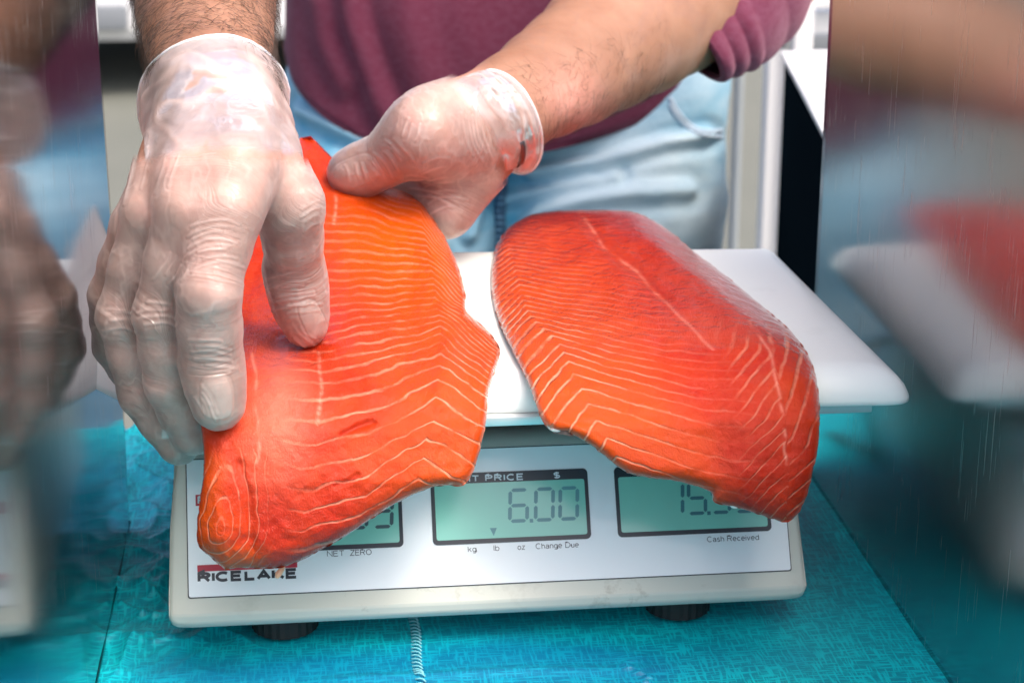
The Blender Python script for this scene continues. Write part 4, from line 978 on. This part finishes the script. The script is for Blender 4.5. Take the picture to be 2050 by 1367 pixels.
# --- gloves: the same hands grown by a fraction of a millimetre, the film tenting between fingers
def make_glove(blob, D, wrist, axis, seed, off=.0007):
    V, Q = blob.mesh(.0015, off=off, kadd=.0035)
    keep = ((V-wrist)@axis) < 0
    Q = Q[keep[Q].all(1)]; used = np.unique(Q); mp = np.full(len(V), -1); mp[used] = np.arange(len(used)); V = V[used]; Q = mp[Q]
    V, Q = subdivide(V, Q)
    V2, N, px, py, s, w, rd, nl, ln = D(V, Q, True)
    dd = -((V-wrist)@axis); fd = sstep(0, .009, dd+.003*fbm(V*120, seed+50, 2))
    return V2, Q, dict(blend_amt=fd, line=ln, limb=np.stack([s, V[:, 0], V[:, 2]], 1), wrinkle=w, loose=np.zeros(len(V)))
def cuff(rings, seed, folds, nseg=240, nrow=80, over=None):
    """rings: list of (centre, across vector, towards-viewer vector); returns a pleated sleeve of film and its rim"""
    C0 = interp_poly([np.r_[c, a, b] for c, a, b in rings], nrow) if False else None
    R = np.array([np.r_[c, a, b] for c, a, b in rings]); t = np.linspace(0, 1, len(R)); tt = np.linspace(0, 1, nrow)
    M_ = np.stack([np.interp(tt, t, R[:, k]) for k in range(9)], 1)
    th = np.linspace(0, 2*np.pi, nseg, endpoint=False); V = []; L = []; LINE = []
    for i, row in enumerate(M_):
        c, a, b = row[:3], row[3:6], row[6:]
        loose = sstep(0, .45, tt[i])*(1-.55*sstep(.85, 1, tt[i]))
        q = np.stack([np.cos(th)*2.2+tt[i]*1.3, np.sin(th)*2.2, np.full(nseg, tt[i]*2.0)+.4*np.sin(th*2)], 1)
        n_ = fbm(q*1.1+seed, seed, 3); rg = 1-np.clip(np.abs(vnoise(np.stack([np.cos(th)*2.2+tt[i]*3.2, np.sin(th)*2.2-tt[i]*2, np.full(nseg, tt[i]*6.5)], 1)+seed*3.1, seed+3))*3.2, 0, 1)
        k = 1+loose*(folds*.9*n_+folds*.35*rg); LINE.append(loose*rg*.9)
        V.append(c+(np.cos(th)*k)[:, None]*a+(np.sin(th)*k)[:, None]*b); L.append(np.full(nseg, loose))
    V = np.vstack(V); lo_ = np.concatenate(L)
    V = lift_over(over, V, .0010+.0036*lo_+.0016*lo_*fbm(V*160, seed+20, 3)+.0014*np.concatenate(LINE), np.tile(np.sin(th), nrow))
    G3 = V.reshape(nrow, nseg, 3)
    for _ in range(1): G3[1:-1] = (G3[:-2]+2*G3[1:-1]+G3[2:])/4; G3[:] = (np.roll(G3, 1, 1)+2*G3+np.roll(G3, -1, 1))/4
    V = G3.reshape(-1, 3)
    Q = grid_faces(nrow, nseg, wrap=True)
    rim = V[-nseg:]; rp = np.vstack([rim, rim[:1]])
    return V, Q, np.concatenate(L), np.concatenate(LINE), rp
def trace(blob, x, y, t0=.62):
    d = ray(x, y); t = np.full(len(d), t0)
    for _ in range(36): t = t+np.minimum(blob.field(CP+d*t[:, None]), .05)
    return t
def lift_over(blob, P, gap, near=None):
    x, y = pr(P); t = trace(blob, x, y); dep = (P-CP)@fw; g = np.broadcast_to(gap, t.shape)
    hit = np.abs(blob.field(CP+ray(x, y)*t[:, None])) < .0008
    # a point in front of the limb's far side but behind its near face is brought out to just over the near face
    want = t-g; mv = hit & (dep > want)
    k = sstep(.032, .020, dep-want) if near is None else sstep(-.12, .18, near); nd = np.where(mv, dep+(want-dep)*k, dep)
    return CP+ray(x, y)*nd[:, None]
def ring(xc, yc, d, half, up_px, tilt, wdt=1.0, squash=.8):
    """ring round an arm: centre, half width (px vector), and the near side pushed by up_px (px vector) and tilt metres towards the camera"""
    c = at(xc, yc, d); a = at(xc+half[0], yc+half[1], d)-c; b = at(xc+up_px[0], yc+up_px[1], d-tilt)-c
    return c, a, b
lw = at(440, 312, .80); lax = at(440, 100, .80)-lw; lax /= np.linalg.norm(lax)
gv, gq, ga = make_glove(LH, LD, lw, lax, 3)
rings = [ring(450, 330, .800, (160, -6), (0, -12), .0345), ring(444, 296, .812, (156, -6), (0, -40), .044), ring(436, 262, .830, (150, -8), (0, -78), .040), ring(430, 232, .848, (151, -10), (0, -112), .037), ring(428, 208, .862, (151, -10), (-4, -136), .034)]
cv, cq, cl, cline, rp = cuff(rings, 1, .075, over=LH)
def join_glove(g, c, name, parent):
    (gv, gq, ga), (cv, cq, cl, cline) = g, c; ctt = np.repeat(np.linspace(0, 1, 80), 240)
    V = np.vstack([gv, cv]); Q = np.vstack([gq, cq+len(gv)])
    lim = np.stack([cv[:, 0]*.3+cl, cv[:, 0], cv[:, 2]], 1)
    return mesh_obj(name, V, Q, M_glove, parent, attrs=dict(blend_amt=np.r_[ga['blend_amt'], sstep(0, .14, ctt)], limb=np.vstack([ga['limb'], lim]), line=np.r_[ga['line'], cline], wrinkle=np.r_[ga['wrinkle'], cl*.35], loose=np.r_[ga['loose'], cl]))
g1 = join_glove((gv, gq, ga), (cv, cq, cl, cline), 'glove', person)
V, Fc = tube(rp, .00085, 7, cap=False); mesh_obj('rolled_rim', V, Fc, glove_rim, g1)
rw = at(955, 255, .982); rax = at(1120, 165, .99)-rw; rax /= np.linalg.norm(rax)
gv, gq, ga = make_glove(RH, RD, rw, rax, 5)
rings = [ring(948, 262, .975, (58, 84), (16, -10), .0265), ring(968, 250, .984, (56, 88), (26, -14), .0300), ring(985, 246, .993, (54, 94), (36, -18), .031), ring(1002, 243, 1.002, (50, 98), (48, -22), .031), ring(1012, 244, 1.010, (44, 100), (58, -24), .031)]
cv, cq, cl, cline, rp = cuff(rings, 7, .055, over=RH)
g2 = join_glove((gv, gq, ga), (cv, cq, cl, cline), 'glove', person)
V, Fc = tube(rp, .0008, 7, cap=False); mesh_obj('rolled_rim', V, Fc, glove_rim, g2)
# dark wristband under the film
b_ = []
for k in range(49):
    th = 2*math.pi*k/48; c, a, b = ring(992, 247, .994, (38, 86), (34, -14), .0275); b_.append(c+a*math.cos(th)+b*math.sin(th))
b_ = list(lift_over(RH, np.array(b_), .0012, np.sin(np.linspace(0, 2*np.pi, 49)))); V, Fc = tube(b_, .0014, 8, cap=False); mesh_obj('wristband', V, Fc, rubber, person)
b2 = [q for q in b_[3:9]]
V, Fc = tube(b2, .0026, 8); mesh_obj('wristband_clasp', V, Fc, Mat("dark_metal", (.15, .14, .15), .3, .8).m, person)

# --- hair on the forearms
def arm_hair(Vb, Qb, test, axis, n, seed, lmin=.006, lmax=.013, lift=.3):
    rng = np.random.default_rng(seed); N = normals(Vb, Qb); px, py = pr(Vb)
    ok = np.where(test(px, py, N))[0]; ids = rng.choice(ok, min(n, len(ok)), replace=False); V = []; Fc = []
    for i in ids:
        p = Vb[i]; nn = N[i]; t = axis-nn*(axis@nn)+rng.normal(0, .45, 3); t -= nn*(t@nn); t /= np.linalg.norm(t)
        side = np.cross(nn, t); L = rng.uniform(lmin, lmax); bend = rng.normal(0, .5); lf = rng.uniform(.08, lift); pts = []
        for u in (0, .3, .6, 1): pts.append(p+t*L*u+side*L*bend*u*u+nn*(L*lf*math.sin(u*2.2)+.0001))
        o = len(V); rr = (.00008, .00007, .00005, .00002) if seed == 1 else (.00006, .00005, .00004, .00002)
        for q, r_ in zip(pts, rr):
            for k in range(3): a = 2.094*k; V.append(q+r_*(math.cos(a)*nn+math.sin(a)*side))
        for j in range(3):
            for k in range(3): Fc.append((o+j*3+k, o+j*3+(k+1) % 3, o+j*3+3+(k+1) % 3, o+j*3+3+k))
    return np.array(V), np.array(Fc)
hv1, hf1 = arm_hair(bl[0], bl[1], lambda x, y, N: (y < 300) & (y > -60) & (x < 620) & (N@(-fw) > -.35) & (y < 58+.0062*(x-420)**2) & (vnoise(np.stack([x/40, y/40, 0*x], 1), 2) > -.75+.9*(y > 215)), np.array([-.35, -.55, -.75]), 2600, 1)
hv2, hf2 = arm_hair(br[0], br[1], lambda x, y, N: (x > 985) & (x < 1340) & (y < 300) & (y > -30) & (N@(-fw) > -.2) & (y > 150-(x-1000)*.35), np.array([-.75, -.35, -.6]), 700, 2, .005, .010, .2)
hairm = Mat("dark_body_hair", (.05, .03, .02), .5).m
tag(mesh_obj('arm_hair', np.vstack([hv1, hv2]), np.vstack([hf1, hf2+len(hv1)]), hairm, person), kind='stuff')

# --- clothes -------------------------------------------------------
def fabric_uv_loft(rows, depth, nu, nv, amp, seed):
    pass
# jeans: hips and legs as one field
hx0, hx1 = 575, 1448
JD = 1.62
c1 = at(800, 420, JD+.055); c2 = at(1225, 420, JD+.055); hipL = at(790, 200, JD+.06); hipR = at(1240, 190, JD+.06)
def down(p, dz, dx=0, dy=0): return p+np.array([dx, dy, -dz])
jeans = Blob([(.05, [(hipL, .092, c1, .093, 0, 1), (hipR, .092, c2, .093, 0, 1), (hipL, .088, hipR, .088, 0, 1), (at(840, 40, JD+.05), .093, at(1190, 40, JD+.05), .093, 0, 1),
     (c1, .093, down(c1, .35, -.02, .03), .072, 0, 1), (c2, .093, down(c2, .35, .02, .03), .072, 0, 1), (down(c1, .35, -.02, .03), .072, down(c1, .82, -.03, .10), .05, 0, 1), (down(c2, .35, .02, .03), .072, down(c2, .82, .03, .10), .05, 0, 1)], .04)])
jv, jq = jeans.mesh(.0055)
jn = normals(jv, jq); jx, jy = pr(jv)
fold = .0035*fbm(jv*np.array([16, 16, 26]), 11, 3)
for pts, a_, w_ in (([(1060, 345), (1200, 325), (1330, 285), (1420, 270)], .0035, 12), ([(1010, 400), (1120, 370), (1230, 350)], .0030, 12), ([(600, 220), (690, 262), (760, 300)], .0035, 14), ([(940, 470), (960, 400), (985, 350)], .003, 12), ([(1040, 470), (1080, 420), (1200, 390), (1380, 380)], .003, 16)):
    dd = dist_poly(np.stack([jx, jy], 1), pts, False); fold += 1.7*(a_*np.exp(-(dd/w_)**2)-a_*.7*np.exp(-((dd-w_*2)/w_)**2))*(jn@(-fw) > 0)
jv = jv+jn*fold[:, None]
dm = Mat("washed_denim", rough=.85); c = dm.coord()
tw = dm.noise(1, dm.n('Mapping', {'Vector': c, 'Scale': (900, 900, 260), 'Rotation': (0, .7, 0)}), 3)
blend_amt = dm.attr('blend_amt'); wash = dm.noise(9, dm.n('Mapping', {'Vector': c, 'Scale': (1, 1, 2.4)}), 5, .6)
f_ = dm.math('ADD', dm.math('MULTIPLY', blend_amt, .8), dm.math('MULTIPLY_ADD', wash, 2.0, -.95), clamp=True)
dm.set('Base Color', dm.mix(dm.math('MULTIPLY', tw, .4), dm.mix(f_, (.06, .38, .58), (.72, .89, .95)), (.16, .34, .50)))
dm.bump(dm.math('ADD', tw, dm.math('MULTIPLY', wash, 2.0)), .5, .0012); dm.set('Sheen Weight', .1)
blend_amt = np.clip(.42+1.0*np.exp(-((jx-1290)/210)**2-((jy-400)/190)**2)-.45*np.exp(-((jx-990)/60)**2-((jy-430)/110)**2)+3*fold*30*.3, 0, 1)  # sunlit right side painted paler; darker by the fly, lighter on fold crests
jo = mesh_obj('jeans', jv, jq, dm.m, person, attrs=dict(blend_amt=blend_amt))
# fly seam, pocket welt with stitches
def on_mesh_front(pts, V, N, lift):
    px, py = pr(V); fr = np.where(N@(-fw) > .1)[0]; out = []
    for x, y in pts:
        i = fr[np.argmin((px[fr]-x)**2+(py[fr]-y)**2)]; d = (V[i]-CP)@fw; out.append(at(x, y, d-lift))
    out = np.array(out)
    for _ in range(3): out[1:-1] = (out[:-2]+out[1:-1]*2+out[2:])/4
    return out
light_thread = Mat("faded_seam", (.50, .62, .72), .8).m; dark_seam = Mat("dark_denim_seam", (.035, .10, .18), .8).m
fl = interp_poly([(1000, 325), (1004, 380), (1000, 430), (1004, 500)], 26)
V, Fc = tube(on_mesh_front(fl, jv, jn, .001), .0052, 8); mesh_obj('fly_seam', V, Fc, dark_seam, jo)
parts = []
for k in range(13):
    y = 330+k*13; q = on_mesh_front([(992, y), (1000, y+3), (1009, y)], jv, jn, .0062); parts.append(tube(q, .0011, 5))
V, Fc = join(parts); mesh_obj('seam_stitching', V, Fc, Mat("stitch_blue", (.12, .28, .42), .8).m, jo)
for off_ in (0, 13):
    pk = interp_poly([(1340, 195+off_), (1362, 232+off_*.8), (1400, 262+off_*.5), (1445, 262+off_)], 26)
    V, Fc = tube(on_mesh_front(pk, jv, jn, .0005), .0022, 6); mesh_obj('pocket_welt', V, Fc, light_thread, jo)

# sweatshirt: hangs from the leaning torso, hem curved round the waist
hem = interp_poly([(573, 95), (590, 165), (640, 225), (740, 290), (860, 332), (960, 328), (1060, 307), (1200, 272), (1340, 218), (1452, 156)], 160)
nu, nv_ = 160, 70; V = []
for i, (x, y) in enumerate(hem):
    u = i/(nu-1); e = math.sqrt(max(1-(2*u-1)**2, 0))
    for j in range(nv_):
        t = j/(nv_-1)                                       # 0 hem .. 1 shoulders (far above the frame)
        belly = math.sin(min(t*2.4, 1)*math.pi)*.018
        d = D0+.092-.105*e**.8-.06*t*e-belly*e-.0*u
        xt = np.interp(t, [0, .12, 1], [x, x+3-7*u, 1025+(x-1025)*1.05]); yt = y-t*1350*(1-.06*(2*u-1)**2) if t > 0 else y
        V.append(at(xt, yt, d))
V = np.array(V)
back = V.copy(); md_ = D0+.12
back = np.array([at(*[float(k) for k in pr(p)], 2*md_-((p-CP)@fw)+.02) for p in V])
Fq = grid_faces(nu, nv_)
def fold_shirt(V, N):
    x, y = pr(V); d = np.zeros(len(V)); P2 = np.stack([x, y], 1)
    for pts, a_, w_ in (([(690, -40), (700, 40), (735, 150), (780, 240)], .005, 20), ([(640, 0), (650, 80), (690, 170)], .004, 18), ([(800, -60), (820, 60), (860, 180)], .003, 30), ([(1100, 300), (1250, 230), (1400, 130)], .0025, 22)):
        dd = dist_poly(P2, pts, False); d += a_*np.exp(-(dd/w_)**2)-.5*a_*np.exp(-((dd-2.2*w_)/w_)**2)
    return d+.004*fbm(V*np.array([12, 12, 9]), 17, 3)
Ns = normals(V, Fq)
if (Ns@(-fw)).mean() < 0: Ns = -Ns
V = V+Ns*fold_shirt(V, Ns)[:, None]
n0 = len(V); G = np.arange(n0).reshape(nu, nv_)
side = []
for row in (G[0], G[-1]):
    for a, b in zip(row[:-1], row[1:]): side.append([a, b, b+n0, a+n0])
for a, b in zip(G[:-1, -1], G[1:, -1]): side.append([a, b, b+n0, a+n0])
sm = Mat("maroon_sweatshirt", rough=.95); c = sm.coord()
kn = sm.noise(1, sm.n('Mapping', {'Vector': c, 'Scale': (1300, 1300, 500)}), 2); he = sm.noise(1, sm.n('Mapping', {'Vector': c, 'Scale': (160, 160, 260)}), 4)
sm.set('Base Color', sm.mix(sm.ramp(he, [(.35, 0.), (.75, 1.)]), sm.mix(sm.noise(8, c, 3), (.095, .009, .031), (.130, .014, .044)), (.14, .032, .065)))
sm.bump(sm.math('ADD', kn, sm.math('MULTIPLY', he, .6)), .5, .0008); sm.set('Sheen Weight', .18); sm.set('Sheen Roughness', .5); sm.set('Sheen Tint', (.9, .5, .6, 1))
shirt = mesh_obj('sweatshirt', np.vstack([V, back]), np.vstack([Fq, Fq[:, ::-1]+n0, np.array(side)]), sm.m, person)
md = shirt.modifiers.new('s', 'SOLIDIFY'); md.thickness = .0025; md.offset = -1
# hem band
hb = V.reshape(nu, nv_, 3)[:, 0]; V_, Fc = tube(hb[::2]+np.array([0, -.0005, .0012]), .0022, 8); mesh_obj('hem_band', V_, Fc, sm.m, shirt)
# pushed-up sleeve with bunched ribs (image right), and the other sleeve above the frame
def sleeve(rings, name, ribs, amp, seed):
    R = np.array([np.r_[c, a, b] for c, a, b in rings]); nrow = 150; t = np.linspace(0, 1, len(R)); tt = np.linspace(0, 1, nrow); M_ = np.stack([np.interp(tt, t, R[:, k]) for k in range(9)], 1)
    for _ in range(12): M_[1:-1] = (M_[:-2]+2*M_[1:-1]+M_[2:])/4
    th = np.linspace(0, 2*np.pi, 110, endpoint=False); V = []
    for i, row in enumerate(M_):
        u = tt[i]; w = 1-sstep(.0, .02, u)
        rib = amp*(np.abs(np.sin(math.pi*ribs*u+.7*np.sin(th+seed)*min(1, u*6)+.35*np.sin(2*th+1)))-.5)*(1-.6*u)+.035*fbm(np.stack([np.cos(th)*1.5, np.sin(th)*1.5, np.full(110, u*6)], 1), seed, 3)
        k = 1+rib-.06*w
        V.append(row[:3]+(np.cos(th)*k)[:, None]*row[3:6]+(np.sin(th)*k)[:, None]*row[6:])
    V.insert(0, row0 := (M_[0][:3]+(np.cos(th)*.93)[:, None]*M_[0][3:6]+(np.sin(th)*.93)[:, None]*M_[0][6:]+(M_[8][:3]-M_[0][:3])*1.2))
    o = mesh_obj(name, np.vstack(V), grid_faces(nrow+1, 110, wrap=True), sm.m, shirt)
    return o
sleeve([ring(1340, 50, 1.150, (88, 112), (62, 14), .040), ring(1375, 30, 1.165, (86, 122), (70, 10), .044), ring(1425, 0, 1.18, (84, 136), (72, 2), .05), ring(1500, -80, 1.22, (84, 150), (76, -20), .055), ring(1580, -300, 1.29, (150, 70), (20, -60), .06), ring(1560, -1050, D0-.02, (190, 30), (0, -40), .065)], 'sleeve', 8, .050, 4)
sleeve([ring(406, -330, 1.06, (200, 0), (0, -60), .05), ring(410, -500, 1.13, (210, 0), (0, -60), .055), ring(500, -1050, 1.30, (210, 20), (0, -40), .06)], 'sleeve', 5, .06, 9)
shoe = Mat("shoe_leather", (.05, .04, .035), .5).m
for cc, s_ in ((c1, -1), (c2, 1)):
    f0 = down(cc, .82, s_*.03, .10); z = GZ+.035
    V, Fc = tube([(f0[0], f0[1]+.04, z+.012), (f0[0], f0[1]-.02, z+.010), (f0[0], f0[1]-.10, z), (f0[0], f0[1]-.17, z-.004)], [.042, .046, .040, .026], 14); mesh_obj('shoe', V, Fc, shoe, person)

# --- translucent deli paper between the pressing hand, the tray and the left steel panel
pm = Mat("deli_paper", (.80, .81, .82), .5); c = pm.coord()
pm.bump(pm.noise(60, c, 4), .3, .002); tl = pm.n('BsdfTranslucent', {'Color': (.8, .82, .84, 1)}); mx = pm.t.nodes.new('ShaderNodeMixShader'); pm.set(0, .3, mx); pm.set(1, pm.b.outputs[0], mx); pm.set(2, tl, mx); pm.t.links.new(mx.outputs[0], pm.out.inputs[0])
def paper():
    A = at(262, 405, .93); B = at(212, 486, .905); Cc = at(139, 636, .865); Dd = at(186, 622, .862); E = at(189, 777, .845); Ff = at(268, 816, .85); Gg = at(340, 850, .86); Hh = at(330, 640, .90); I = at(300, 480, .93)
    # main sheet (behind hand) as a fan, and the folded flap
    def patch(P, n=14):
        a, b, c_, d = [np.array(q) for q in P]; V = []
        for i in range(n):
            for j in range(n):
                u, v = i/(n-1), j/(n-1); q = (a*(1-u)+b*u)*(1-v)+(d*(1-u)+c_*u)*v
                V.append(q+fw*(.0016*math.sin(3*u+5*v)*math.sin(math.pi*u)*math.sin(math.pi*v)))
        return V, [list(f) for f in grid_faces(n, n)]
    V, Fc = join([patch((I, A, B, Hh)), patch((Hh, B, Cc, Dd)), patch((Hh, Dd, E, Ff)), patch((Gg, Hh, Hh+(Ff-Gg)*.4, Ff)), patch((Dd, Cc, Cc+(E-Cc)*.5, E))])
    o = mesh_obj('paper_sheet', V, Fc, pm.m); md = o.modifiers.new('s', 'SOLIDIFY'); md.thickness = .0002
    tag(o, 'crumpled white translucent paper sheet squeezed between the pressing hand and the left steel panel', 'paper sheet')
paper()
